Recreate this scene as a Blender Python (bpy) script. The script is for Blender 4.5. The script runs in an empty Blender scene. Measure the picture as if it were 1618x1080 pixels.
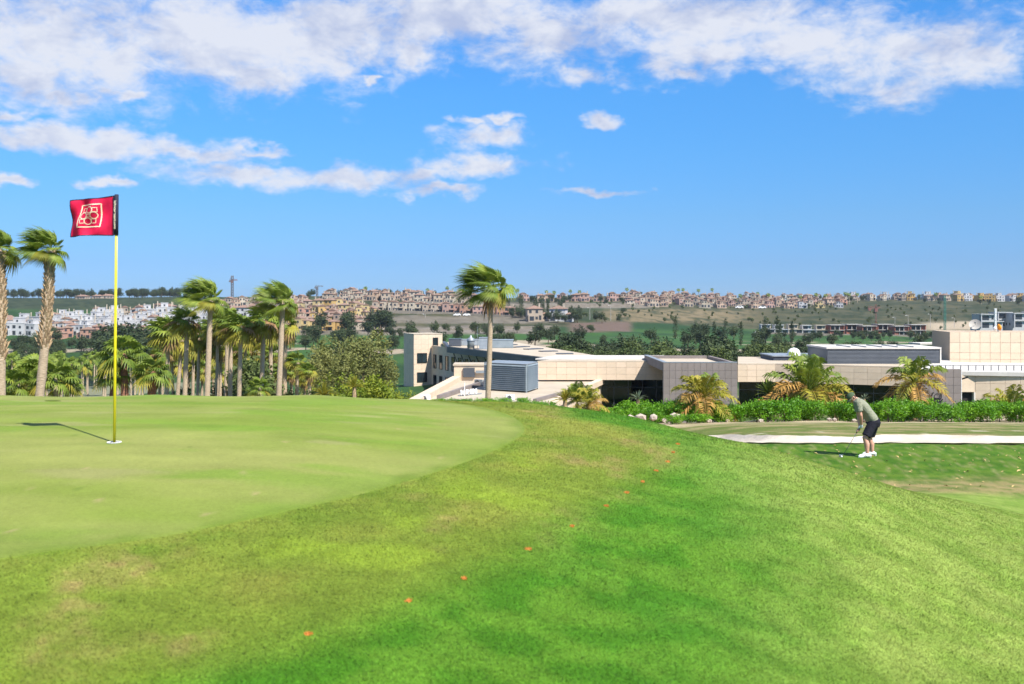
import bpy, bmesh, math, random
import numpy as np
from mathutils import Vector, Matrix

random.seed(7)
RNG = np.random.default_rng(7)
scene = bpy.context.scene
COL = scene.collection

# ---------------------------------------------------------------- camera, sky, sun, exposure
F, CX, HY = 1573.0, 809.0, 480.0          # focal length and horizon in pixels of the 1618 wide photograph
cam_d = bpy.data.cameras.new('camera'); cam = bpy.data.objects.new('camera', cam_d); COL.objects.link(cam)
cam.location = (0, 0, 0); cam.rotation_euler = (math.radians(90), 0, 0)
cam_d.sensor_width = 36.0; cam_d.lens = 36.0 * F / 1618.0
cam_d.shift_y = -(540.0 - HY) / 1618.0
cam_d.clip_start = 0.1; cam_d.clip_end = 12000
cam_d.dof.use_dof = True; cam_d.dof.focus_distance = 26.0; cam_d.dof.aperture_fstop = 3.2
scene.camera = cam
scene.cycles.max_bounces = 6; scene.cycles.adaptive_threshold = 0.02

EXPO = 0.95
scene.view_settings.view_transform = 'Standard'
scene.view_settings.look = 'None'
scene.view_settings.exposure = EXPO
scene.view_settings.gamma = 1.0
scene.view_settings.use_curve_mapping = False

SUN_AZ = math.radians(139.0)             # clockwise from +Y (the view direction)
SUN_EL = math.radians(51.0)
sd = Vector((math.sin(SUN_AZ) * math.cos(SUN_EL), math.cos(SUN_AZ) * math.cos(SUN_EL), math.sin(SUN_EL)))
sun_d = bpy.data.lights.new('sun', 'SUN'); sun_d.energy = 4.6; sun_d.angle = math.radians(0.53); sun_d.color = (1.0, 0.95, 0.87)
sun = bpy.data.objects.new('sun', sun_d); COL.objects.link(sun)
sun.rotation_euler = (-sd).to_track_quat('-Z', 'Y').to_euler(); sun.location = (60, -40, 80)

world = bpy.data.worlds.new('World'); scene.world = world; world.use_nodes = True
def build_world():
    nt = world.node_tree; nt.nodes.clear(); L = nt.links
    def nd(t, **k):
        n = nt.nodes.new(t)
        for a, b in k.items(): setattr(n, a, b)
        return n
    def put(sock, v):
        if hasattr(v, 'is_linked') or isinstance(v, bpy.types.NodeSocket): L.new(v, sock)
        else: sock.default_value = v
    def m(op, a, b=None, c=None, clamp=False):
        n = nd('ShaderNodeMath', operation=op, use_clamp=clamp); put(n.inputs[0], a)
        if b is not None: put(n.inputs[1], b)
        if c is not None: put(n.inputs[2], c)
        return n.outputs[0]
    def v(op, a, b=None, out=0):
        n = nd('ShaderNodeVectorMath', operation=op); put(n.inputs[0], a)
        if b is not None: put(n.inputs[1], b)
        return n.outputs[out]
    def ramp(x, lo, hi):
        n = nd('ShaderNodeMapRange', interpolation_type='SMOOTHSTEP'); put(n.inputs[0], x)
        n.inputs[1].default_value = lo; n.inputs[2].default_value = hi; return n.outputs[0]
    def mixc(f, a, b):
        n = nd('ShaderNodeMix', data_type='RGBA'); put(n.inputs[0], f); put(n.inputs[6], a); put(n.inputs[7], b); return n.outputs[2]
    tc = nd('ShaderNodeTexCoord'); d = tc.outputs['Generated']
    sep = nd('ShaderNodeSeparateXYZ'); L.new(d, sep.inputs[0])
    az = m('ARCTAN2', sep.outputs[0], sep.outputs[1]); el = m('ARCSINE', sep.outputs[2])
    comb = nd('ShaderNodeCombineXYZ'); L.new(az, comb.inputs[0]); L.new(el, comb.inputs[1]); ae = comb.outputs[0]
    sky = nd('ShaderNodeTexSky', sky_type='NISHITA', sun_disc=False)
    sky.sun_elevation = SUN_EL; sky.sun_rotation = SUN_AZ
    sky.altitude = 100; sky.air_density = 1.0; sky.dust_density = 0.3; sky.ozone_density = 2.0
    hs = nd('ShaderNodeHueSaturation'); hs.inputs['Hue'].default_value = 0.5; hs.inputs['Saturation'].default_value = 1.0; hs.inputs['Value'].default_value = 1.0
    L.new(sky.outputs[0], hs.inputs['Color'])
    # colour ramp tints and dims the sky model by elevation, all the way round
    low = nd('ShaderNodeValToRGB'); L.new(m('ABSOLUTE', el), low.inputs[0])
    e_ = low.color_ramp.elements; e_[0].position = 0.0; e_[0].color = SKY_LOW[0]; e_[1].position = 1.0; e_[1].color = (.7, .85, 1, 1)
    for p_, c_ in SKY_LOW[1]: q_ = low.color_ramp.elements.new(p_); q_.color = c_
    skyc = v('MULTIPLY', hs.outputs[0], low.outputs[0]); skyc = v('SCALE', skyc); nt.nodes[-1].inputs[3].default_value = SKY_S
    # cloud field: patches of cloud in directions seen in the photograph, plus open cloud overhead and to the sides
    blobs = [(90,50,300,105),(330,55,260,95),(520,45,220,85),(40,120,120,55),(410,118,100,30),(195,147,36,13),
             (645,88,62,26),(710,25,190,58),(880,62,150,66),(920,112,62,26),(1120,25,330,55),(1100,80,110,46),(1250,70,120,36),
             (1450,85,150,70),(1410,142,95,36),(1540,90,80,46),(1085,118,45,14),
             (110,224,235,22),(300,244,150,17),(5,180,36,13),(10,284,46,12),(410,241,62,10),
             (390,273,150,21),(550,284,160,24),(660,275,90,16),(775,215,76,22),(745,190,40,10),(765,262,120,20),(700,302,80,11),(180,285,50,9),
             (945,188,32,13),(940,303,88,9),(795,185,30,9),(600,131,20,8),(100,152,40,14)]
    wn = nd('ShaderNodeTexNoise', noise_dimensions='2D'); L.new(v('MULTIPLY', ae, (30, 44, 1)), wn.inputs['Vector']); wn.inputs['Scale'].default_value = 1.0; wn.inputs['Detail'].default_value = 3.0
    aw = v('ADD', ae, v('MULTIPLY', v('SUBTRACT', wn.outputs['Color'], (.5, .5, .5)), (0.060, 0.026, 0)))
    acc = None
    for (px, py, rx, ry) in blobs:
        a0 = math.atan((px - CX) / F); e0 = math.atan((HY - py) / F * math.cos(a0))
        s = v('SUBTRACT', aw, (a0, e0, 0)); s = v('MULTIPLY', s, (F / rx / 1.05, F / ry / 1.05, 0))
        ln = v('LENGTH', s, out=1); c = m('SUBTRACT', 1.0, ln)
        acc = c if acc is None else m('SMOOTH_MAX', acc, c, 0.25)
    acc = m('MAXIMUM', acc, -1.2)
    side = m('MAXIMUM', ramp(el, 0.31, 0.42), m('MULTIPLY', ramp(m('ABSOLUTE', az), 0.50, 0.75), ramp(el, 0.06, 0.2)))
    big = nd('ShaderNodeTexNoise', noise_dimensions='3D'); L.new(v('MULTIPLY', d, (2.2, 2.2, 4.5)), big.inputs['Vector'])
    big.inputs['Scale'].default_value = 1.0; big.inputs['Detail'].default_value = 2.0
    gen = m('MULTIPLY', m('SUBTRACT', big.outputs[0], 0.52), 5.0)
    cov = m('ADD', m('MULTIPLY', acc, m('SUBTRACT', 1.0, side)), m('MULTIPLY', gen, side))
    def fbm(scale, off, detail=6, rough=0.58, dist=0.3):
        n = nd('ShaderNodeTexNoise', noise_dimensions='2D'); n.inputs['Scale'].default_value = 1.0
        L.new(v('ADD', v('MULTIPLY', ae, (scale, scale * 1.75, 1)), off), n.inputs['Vector'])
        n.inputs['Detail'].default_value = detail; n.inputs['Roughness'].default_value = rough; n.inputs['Distortion'].default_value = dist
        return n.outputs[0]
    n1 = fbm(9, (3.1, 7.7, 0)); n2 = fbm(26, (1.7, 2.2, 0), 4, 0.62)
    dens = m('ADD', m('ADD', cov, m('MULTIPLY', m('SUBTRACT', n1, 0.5), 1.5)), m('MULTIPLY', m('SUBTRACT', n2, 0.5), 0.85))
    n3 = fbm(75, (5.3, 1.1, 0), 3, 0.6)
    dens = m('ADD', dens, m('MULTIPLY', m('SUBTRACT', n3, 0.5), 0.38))
    alpha = ramp(dens, -0.15, 0.80)
    # light and shade inside the cloud: thick parts are greyer, sunward (right, upper) puffs brighter
    nb = fbm(9, (3.1 + 0.35, 7.7 + 0.5, 0), 4); nb2 = fbm(26, (1.7 + .3, 2.2 + .45, 0), 3, .6)
    lit = m('ADD', m('MULTIPLY', m('SUBTRACT', n1, nb), 2.6), m('MULTIPLY', m('SUBTRACT', n2, nb2), 1.5))
    thick = ramp(dens, 0.4, 1.5)
    shade = m('ADD', m('SUBTRACT', 0.85, m('MULTIPLY', thick, 0.55)), m('MULTIPLY', lit, 1.0), clamp=True)
    k = 1.0 / 2 ** EXPO
    cc = mixc(shade, (0.50 * k, 0.57 * k, 0.78 * k, 1), (0.80 * k, 0.83 * k, 0.92 * k, 1))
    alpha = m('MULTIPLY', alpha, 0.95)
    fin = mixc(alpha, skyc, cc)
    bg = nd('ShaderNodeBackground'); L.new(fin, bg.inputs[0]); bg.inputs[1].default_value = 1.0
    out = nd('ShaderNodeOutputWorld'); L.new(bg.outputs[0], out.inputs[0])
SKY_S = 0.105
SKY_LOW = ((.20,.40,.86,1), [(.04,(.207,.37,.725,1)),(.085,(.23,.425,.70,1)),(.15,(.23,.505,.79,1)),(.21,(.238,.573,.88,1)),(.3,(.23,.62,1,1)),(.6,(.5,.8,1,1))])
build_world()
world.cycles.sampling_method = 'MANUAL'; world.cycles.sample_map_resolution = 256

# ---------------------------------------------------------------- helpers
def P(px, py, d):
    return Vector(((px - CX) / F * d, d, (HY - py) / F * d))
def tag(o, label=None, cat=None, group=None, kind=None):
    if label: o['label'] = label
    if cat: o['category'] = cat
    if group: o['group'] = group
    if kind: o['kind'] = kind
    return o
def empty(name, loc=(0, 0, 0), rz=0.0, label=None, cat=None, group=None):
    o = bpy.data.objects.new(name, None); COL.objects.link(o); o.location = loc; o.rotation_euler = (0, 0, rz)
    o.empty_display_size = 0.2
    return tag(o, label, cat, group)
def mesh_from(name, verts, faces, mats, smooth=False, midx=None):
    me = bpy.data.meshes.new(name); me.from_pydata([tuple(v) for v in verts], [], faces); me.update()
    for m in (mats if isinstance(mats, (list, tuple)) else [mats]): me.materials.append(m)
    if midx is not None: me.polygons.foreach_set('material_index', np.array(midx, dtype=np.int32))
    if smooth: me.polygons.foreach_set('use_smooth', np.ones(len(me.polygons), dtype=bool))
    return me
def obj(name, me, parent=None, loc=None, rot=None, scale=None):
    o = bpy.data.objects.new(name, me); COL.objects.link(o)
    if parent is not None: o.parent = parent
    if loc is not None: o.location = loc
    if rot is not None: o.rotation_euler = rot
    if scale is not None: o.scale = scale
    return o
def copy_tree(o, parent=None):
    c = o.copy(); COL.objects.link(c); c.parent = parent
    for ch in list(o.children): copy_tree(ch, c)
    return c
class MB:
    """collects shapes, builds one mesh"""
    def __init__(s): s.v = []; s.f = []; s.mi = []
    def add(s, vs, fs, mi=0):
        o = len(s.v); s.v += [tuple(v) for v in vs]; s.f += [tuple(i + o for i in f) for f in fs]; s.mi += [mi] * len(fs); return s
    def box(s, x0, x1, y0, y1, z0, z1, mi=0):
        vs = [(x0,y0,z0),(x1,y0,z0),(x1,y1,z0),(x0,y1,z0),(x0,y0,z1),(x1,y0,z1),(x1,y1,z1),(x0,y1,z1)]
        return s.add(vs, [(3,2,1,0),(4,5,6,7),(0,1,5,4),(1,2,6,5),(2,3,7,6),(3,0,4,7)], mi)
    def prism(s, poly, z0, z1, mi=0, top=None):
        a = sum(poly[i][0]*poly[(i+1)%len(poly)][1]-poly[(i+1)%len(poly)][0]*poly[i][1] for i in range(len(poly)))
        if a < 0: poly = poly[::-1]
        n = len(poly); vs = [(p[0],p[1],z0) for p in poly] + [(p[0],p[1],z1) for p in poly]
        fs = [tuple(range(n))[::-1], tuple(range(n, 2*n))] + [(i,(i+1)%n,(i+1)%n+n,i+n) for i in range(n)]
        return s.add(vs, fs, mi)
    def bar(s, a, b, w, h=None, mi=0):
        a = Vector(a); b = Vector(b); h = h or w; t = (b - a).normalized()
        up = Vector((0,0,1)) if abs(t.z) < 0.95 else Vector((0,1,0))
        r = t.cross(up).normalized(); u = r.cross(t)
        vs = [p + r*(i*w/2) + u*(j*h/2) for p in (a,b) for i,j in ((-1,-1),(1,-1),(1,1),(-1,1))]
        return s.add(vs, [(0,1,2,3),(7,6,5,4),(0,4,5,1),(1,5,6,2),(2,6,7,3),(3,7,4,0)], mi)
    def tube(s, pts, rads, n=8, mi=0, caps=True):
        pts = [Vector(p) for p in pts]; vs = []; fs = []
        r0 = None
        for i, p in enumerate(pts):
            t = (pts[min(i+1,len(pts)-1)] - pts[max(i-1,0)]).normalized()
            if r0 is None: r0 = t.cross(Vector((0,1,0)) if abs(t.y) < 0.9 else Vector((1,0,0))).normalized()
            r0 = (r0 - t * r0.dot(t)).normalized(); u = t.cross(r0)
            ra = rads[i] if isinstance(rads[i], (tuple, list)) else (rads[i], rads[i])
            for k in range(n):
                a = 2*math.pi*k/n; vs.append(p + r0*(math.cos(a)*ra[0]) + u*(math.sin(a)*ra[1]))
        for i in range(len(pts)-1):
            for k in range(n):
                fs.append((i*n+k, i*n+(k+1)%n, (i+1)*n+(k+1)%n, (i+1)*n+k))
        if caps:
            fs.append(tuple(range(n))[::-1]); fs.append(tuple(range((len(pts)-1)*n, len(pts)*n)))
        return s.add(vs, fs, mi)
    def lathe(s, prof, n=16, mi=0, c=(0,0,0)):
        vs = []; fs = []
        for r, z in prof:
            for k in range(n):
                a = 2*math.pi*k/n; vs.append((c[0]+r*math.cos(a), c[1]+r*math.sin(a), c[2]+z))
        for i in range(len(prof)-1):
            for k in range(n): fs.append((i*n+k, i*n+(k+1)%n, (i+1)*n+(k+1)%n, (i+1)*n+k))
        return s.add(vs, fs, mi)
    def mesh(s, name, mats, smooth=False): return mesh_from(name, s.v, s.f, mats, smooth, s.mi)
    def build(s, name, mats, parent=None, smooth=False, **k): return obj(name, s.mesh(name, mats, smooth), parent, **k)

# ---------------------------------------------------------------- materials
MATS = {}
def mat(name, c1, c2=None, scale=4.0, rough=0.75, bump=0.0, bscale=None, spec=0.3, transl=0.0, metal=0.0, vary=0.0, detail=4, stretch=None, tcol=None, lohi=(0.35, 0.65)):
    """two-tone noise material; vary = brightness change from object to object; transl = leaf translucency"""
    m = bpy.data.materials.new(name); m.use_nodes = True; nt = m.node_tree; L = nt.links
    b = nt.nodes['Principled BSDF']; out = nt.nodes['Material Output']
    b.inputs['Roughness'].default_value = rough; b.inputs['Metallic'].default_value = metal
    b.inputs['Specular IOR Level'].default_value = spec
    col = None
    if c2 is not None or bump:
        tc = nt.nodes.new('ShaderNodeTexCoord'); src = tc.outputs['Object']
        if stretch:
            mp = nt.nodes.new('ShaderNodeMapping'); mp.inputs['Scale'].default_value = stretch; L.new(src, mp.inputs[0]); src = mp.outputs[0]
    if c2 is not None:
        n = nt.nodes.new('ShaderNodeTexNoise'); n.inputs['Scale'].default_value = scale; n.inputs['Detail'].default_value = detail; n.inputs['Roughness'].default_value = 0.6
        L.new(src, n.inputs['Vector'])
        mr = nt.nodes.new('ShaderNodeMapRange'); L.new(n.outputs[0], mr.inputs[0]); mr.inputs[1].default_value = lohi[0]; mr.inputs[2].default_value = lohi[1]
        mx = nt.nodes.new('ShaderNodeMix'); mx.data_type = 'RGBA'; L.new(mr.outputs[0], mx.inputs[0])
        mx.inputs[6].default_value = (*c1, 1); mx.inputs[7].default_value = (*c2, 1); col = mx.outputs[2]
    else:
        rgb = nt.nodes.new('ShaderNodeRGB'); rgb.outputs[0].default_value = (*c1, 1); col = rgb.outputs[0]
    if vary:
        oi = nt.nodes.new('ShaderNodeObjectInfo'); mr = nt.nodes.new('ShaderNodeMapRange'); L.new(oi.outputs['Random'], mr.inputs[0])
        mr.inputs[3].default_value = 1 - vary; mr.inputs[4].default_value = 1 + vary
        hs = nt.nodes.new('ShaderNodeHueSaturation'); L.new(mr.outputs[0], hs.inputs['Value']); L.new(col, hs.inputs['Color'])
        mr2 = nt.nodes.new('ShaderNodeMapRange'); L.new(oi.outputs['Random'], mr2.inputs[0]); mr2.inputs[3].default_value = 0.5 + vary*0.045; mr2.inputs[4].default_value = 0.5 - vary*0.045
        L.new(mr2.outputs[0], hs.inputs['Hue']); col = hs.outputs[0]
    L.new(col, b.inputs['Base Color'])
    if bump:
        n = nt.nodes.new('ShaderNodeTexNoise'); n.inputs['Scale'].default_value = bscale or scale*4; n.inputs['Detail'].default_value = 5
        L.new(src, n.inputs['Vector'])
        bp = nt.nodes.new('ShaderNodeBump'); bp.inputs['Strength'].default_value = bump; bp.inputs['Distance'].default_value = 0.05
        L.new(n.outputs[0], bp.inputs['Height']); L.new(bp.outputs[0], b.inputs['Normal'])
    if transl:
        t = nt.nodes.new('ShaderNodeBsdfTranslucent'); L.new(col, t.inputs[0])
        mxs = nt.nodes.new('ShaderNodeMixShader'); mxs.inputs[0].default_value = transl
        L.new(b.outputs[0], mxs.inputs[1]); L.new(t.outputs[0], mxs.inputs[2]); L.new(mxs.outputs[0], out.inputs[0])
    MATS[name] = m
    return m

# ---------------------------------------------------------------- terrain height
def smooth(a, b, x):
    t = np.clip((x - a) / (b - a), 0, 1); return t*t*(3-2*t)
def hashn(ix, iy, s):
    h = (ix.astype(np.int64)*374761393 + iy.astype(np.int64)*668265263 + s*1274126177) & 0x7fffffff
    h = ((h ^ (h >> 13)) * 1274126177) & 0x7fffffff
    return ((h ^ (h >> 16)) & 0xffff) / 65535.0
def vnoise(x, y, s=0):
    ix = np.floor(x); iy = np.floor(y); fx = x-ix; fy = y-iy; fx = fx*fx*(3-2*fx); fy = fy*fy*(3-2*fy)
    a = hashn(ix,iy,s); b = hashn(ix+1,iy,s); c = hashn(ix,iy+1,s); d = hashn(ix+1,iy+1,s)
    return (a*(1-fx)+b*fx)*(1-fy)+(c*(1-fx)+d*fx)*fy
def fbm(x, y, s=0, o=4):
    t = 0; w = 1; n = 0
    for i in range(o): t = t + w*vnoise(x*2**i+17.3*i, y*2**i-9.1*i, s+i); n += w; w *= .5
    return t/n
# columns of the photograph: depth, height below (-) or above (+) the eye
TC = {
 -800: [(4,-1.5),(8.5,-1.25),(14,-1.35),(18,-2.0),(30,-4.2),(60,-8.3),(110,-13),(200,-20),(300,-24.5),(400,-24),(500,-19),(620,-8),(800,0),(1000,6),(1300,6),(3500,-40)],
 -200: [(4,-1.45),(6,-1.33),(8.5,-1.20),(11,-1.20),(14,-1.30),(18,-2.0),(30,-4.2),(60,-8.3),(110,-13),(200,-20),(300,-24.5),(400,-24),(500,-19),(620,-8),(800,0),(1000,6),(1300,6),(3500,-40)],
 0: [(3.8,-1.45),(5.2,-1.355),(8.5,-1.19),(11,-1.19),(14,-1.29),(18,-2.0),(30,-4.2),(60,-8.3),(110,-13),(200,-20),(300,-24.6),(335,-24.6),(400,-23),(500,-17.5),(620,-8),(800,-1),(1000,5.5),(1300,6),(3500,-40)],
 250: [(3.9,-1.48),(5.5,-1.37),(8.5,-1.19),(11,-1.19),(14,-1.28),(18,-2.0),(30,-4.2),(60,-8.3),(110,-13),(200,-19),(300,-23.5),(335,-23.5),(400,-21),(500,-16.5),(620,-8),(800,1),(950,6),(1200,6),(3500,-40)],
 500: [(4.0,-1.5),(6,-1.37),(9,-1.22),(11,-1.22),(14,-1.285),(18,-2.0),(30,-4.2),(60,-8.3),(110,-12),(200,-17),(300,-19),(400,-17.5),(500,-15),(600,-8),(750,2),(850,6),(1000,7),(3500,-40)],
 660: [(4.0,-1.52),(6,-1.42),(9,-1.29),(11,-1.28),(14,-1.345),(18,-2.1),(30,-4.2),(60,-8.3),(110,-11),(200,-15),(300,-17),(400,-16),(500,-14),(600,-9),(750,1),(850,5.5),(1000,7),(3500,-40)],
 830: [(4.06,-1.55),(6,-1.48),(9,-1.37),(11,-1.36),(14.5,-1.44),(19,-2.3),(30,-4.5),(60,-8.0),(90,-10),(150,-12),(200,-13),(300,-15.5),(400,-15),(500,-13),(600,-10),(700,-5),(850,2),(1000,4.5),(3500,-40)],
 1000: [(4.2,-1.62),(6,-1.58),(9,-1.50),(14,-1.60),(20,-3.1),(30,-4.7),(45,-5.5),(50,-6.0),(60,-9),(90,-10),(150,-12),(250,-15),(350,-15),(450,-14.5),(550,-12),(650,-8),(750,-3),(900,3),(1000,7),(1150,9),(3500,-40)],
 1200: [(4.5,-1.72),(6,-1.68),(9,-1.64),(12.5,-1.79),(16,-2.75),(20,-3.45),(22.4,-3.5),(26,-3.62),(30,-3.97),(42,-5.0),(48,-5.7),(53,-6.2),(62,-9),(90,-10),(150,-12),(250,-15),(350,-16),(450,-16.5),(550,-16),(650,-12),(750,-7),(850,-3),(950,1),(1050,5),(1200,7),(3500,-40)],
 1370: [(4.8,-1.83),(6,-1.82),(9,-1.85),(12,-2.10),(16,-3.02),(20,-3.47),(22.4,-3.5),(26,-3.64),(30,-3.97),(42,-5.0),(48,-5.7),(53,-6.2),(62,-9),(90,-10),(150,-12),(250,-15),(350,-16),(450,-16.5),(550,-17),(650,-13),(750,-8),(850,-3.5),(950,1),(1050,4),(1200,6),(3500,-40)],
 1500: [(5.1,-1.95),(7,-2.03),(10,-2.25),(13,-2.56),(16,-3.06),(19,-3.38),(22.4,-3.5),(26,-3.64),(30,-3.97),(42,-5.0),(48,-5.7),(53,-6.2),(62,-9),(90,-10),(150,-12),(250,-15),(400,-16),(550,-17.5),(700,-10),(850,-4),(950,1),(1100,4.5),(3500,-40)],
 1618: [(5.3,-2.05),(7,-2.2),(10,-2.48),(14,-2.90),(18,-3.3),(22.4,-3.5),(26,-3.64),(30,-3.97),(42,-5.0),(48,-5.7),(53,-6.2),(62,-9),(90,-10),(150,-12),(250,-15),(400,-16),(550,-17.5),(700,-10),(850,-4),(950,1),(1100,4.5),(3500,-40)],
 1900: [(6,-2.3),(10,-2.8),(14,-3.1),(18,-3.4),(22.4,-3.5),(30,-3.97),(42,-5.0),(53,-6.2),(62,-9),(90,-10),(150,-12),(250,-15),(400,-16),(550,-17.5),(700,-10),(850,-4),(950,1),(1100,4.5),(3500,-40)],
 2700: [(6,-2.3),(10,-2.8),(14,-3.1),(18,-3.4),(22.4,-3.5),(30,-3.97),(53,-6.2),(90,-10),(150,-12),(250,-15),(400,-16),(550,-17.5),(700,-10),(850,-4),(950,1),(1100,4.5),(3500,-40)],
}
_pts = []
for px, lst in TC.items():
    for d, z in lst:
        x = (px-CX)/F*d; r = math.hypot(x, d); _pts.append((math.atan2(x, d), r, z))
for th in (-1.2, -.8, -.4, 0, .4, .8, 1.2):
    for r in (0.3, 1.2, 2.4): _pts.append((th, r, -1.6 - 0.05*max(0, th)*r))
_pts = np.array(_pts)
def _uv(th, r): return th*2.6, np.log(r+2.0)*1.0
_pu, _pv = _uv(_pts[:,0], _pts[:,1]); _pg = _pts[:,2]/(_pts[:,1]+4.0)
def _ker(d2): return 0.5*d2*np.log(d2+1e-12)
_NP = len(_pts); _A = np.zeros((_NP+3, _NP+3))
_A[:_NP,:_NP] = _ker((_pu[:,None]-_pu[None])**2 + (_pv[:,None]-_pv[None])**2) + np.eye(_NP)*1e-5
_Q = np.stack([np.ones(_NP), _pu, _pv], 1); _A[:_NP,_NP:] = _Q; _A[_NP:,:_NP] = _Q.T
_W = np.linalg.solve(_A, np.concatenate([_pg, np.zeros(3)]))
def TZ(x, y):
    x = np.asarray(x, dtype=float); y = np.asarray(y, dtype=float); sh = np.broadcast(x, y).shape
    x = np.broadcast_to(x, sh).ravel(); y = np.broadcast_to(y, sh).ravel(); out = np.empty(len(x))
    for i in range(0, len(x), 20000):
        xx = x[i:i+20000]; yy = y[i:i+20000]; r = np.hypot(xx, yy); th = np.arctan2(xx, yy)
        u, v = _uv(np.clip(th, -1.15, 1.15), r)
        g = _ker((u[:,None]-_pu[None])**2 + (v[:,None]-_pv[None])**2) @ _W[:_NP] + _W[_NP] + _W[_NP+1]*u + _W[_NP+2]*v
        z = g*(r+4.0)
        b = smooth(1.15, 2.2, np.abs(th)); back = -1.6 - 8*smooth(10, 120, r) - 6*smooth(100, 500, r)
        out[i:i+20000] = z*(1-b) + back*b
    return out.reshape(sh)
def tz(x, y): return float(TZ(np.array([x]), np.array([y]))[0])
def G(px, d):
    x = (px-CX)/F*d; return Vector((x, d, tz(x, d)))
def hit(px, py, dmin=2.5, dmax=200):
    ds = np.exp(np.linspace(math.log(dmin), math.log(dmax), 1500)); z = TZ((px-CX)/F*ds, ds)
    s = (HY-py)/F*ds - z
    i = np.argmax(s < 0) if (s < 0).any() else len(ds)-1
    return G(px, ds[i])

# ---------------------------------------------------------------- ground, green, bunker, water
def poly_hits(lst): return np.array([tuple(hit(px, py))[:2] for px, py in lst])
def poly_ground(lst): return np.array([tuple(G(px, d))[:2] for px, d in lst])
def sdf(poly, x, y):
    """signed distance to polygon, negative inside"""
    n = len(poly); best = np.full(x.shape, 1e9); ins = np.zeros(x.shape, bool)
    for i in range(n):
        ax, ay = poly[i]; bx, by = poly[(i+1) % n]; dx, dy = bx-ax, by-ay
        t = np.clip(((x-ax)*dx+(y-ay)*dy)/(dx*dx+dy*dy+1e-12), 0, 1)
        best = np.minimum(best, (x-ax-t*dx)**2+(y-ay-t*dy)**2)
        c = ((ay > y) != (by > y)) & (x < (bx-ax)*(y-ay)/(by-ay+1e-12)+ax); ins ^= c
    d = np.sqrt(best); return np.where(ins, -d, d)
def chaikin(p, k=2):
    for _ in range(k):
        q = np.roll(p, -1, 0); p = np.stack([p*.75+q*.25, p*.25+q*.75], 1).reshape(-1, 2)
    return p
GREEN = chaikin(np.concatenate([poly_hits([(-200,925),(0,886),(200,860),(400,824),(560,788),(680,752),(770,720),(822,694),(836,677),(815,658),(760,643),(690,633.5)]),
                                poly_ground([(600,14.6),(450,17),(100,18),(-300,18),(-560,12),(-480,7)])]), 2)
_k = np.arange(len(GREEN)); GREEN = GREEN + 0
DOTS = [(487,1003),(645,950),(733,916),(835,869),(904,832),(958,800),(990,779),(1015,762),(1037,745),(1055,730),(1064,715),(1071,702)]
FRINGE = chaikin(np.concatenate([poly_hits([(-400,1300),(0,1200),(250,1105),(487,1000),(645,947),(733,912),(835,866),(904,829),(958,797),(990,776),(1015,758),(1040,738),(1058,716),(1060,698),(1035,682),(990,670),(940,662)]),
                                 poly_ground([(850,14.8),(700,15),(560,17.5),(100,20),(-400,20),(-800,10)])]), 1)
_bx = np.concatenate([np.arange(1092,1660,7.0), np.arange(1665,2100,40.0)])
_bfar = np.interp(_bx, [1085,1105,1140,1180,1300,1345,1395,1470,1560,1640,1800,2100], [695,690,686.6,687.6,689,690.5,687.2,686.6,688.6,690,689.5,690])
_bnear = np.interp(_bx, [1085,1105,1140,1200,1290,1400,1500,1640,2100], [695,697.5,698.8,699.6,700.2,699.6,700.4,701.2,701])
BF = np.array([tuple(hit(a,b,15,60))[:2] for a,b in zip(_bx,_bfar)]); BN = np.array([tuple(hit(a,b,15,60))[:2] for a,b in zip(_bx,_bnear)])
BUNK = np.concatenate([BN, BF[::-1]])

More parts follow.
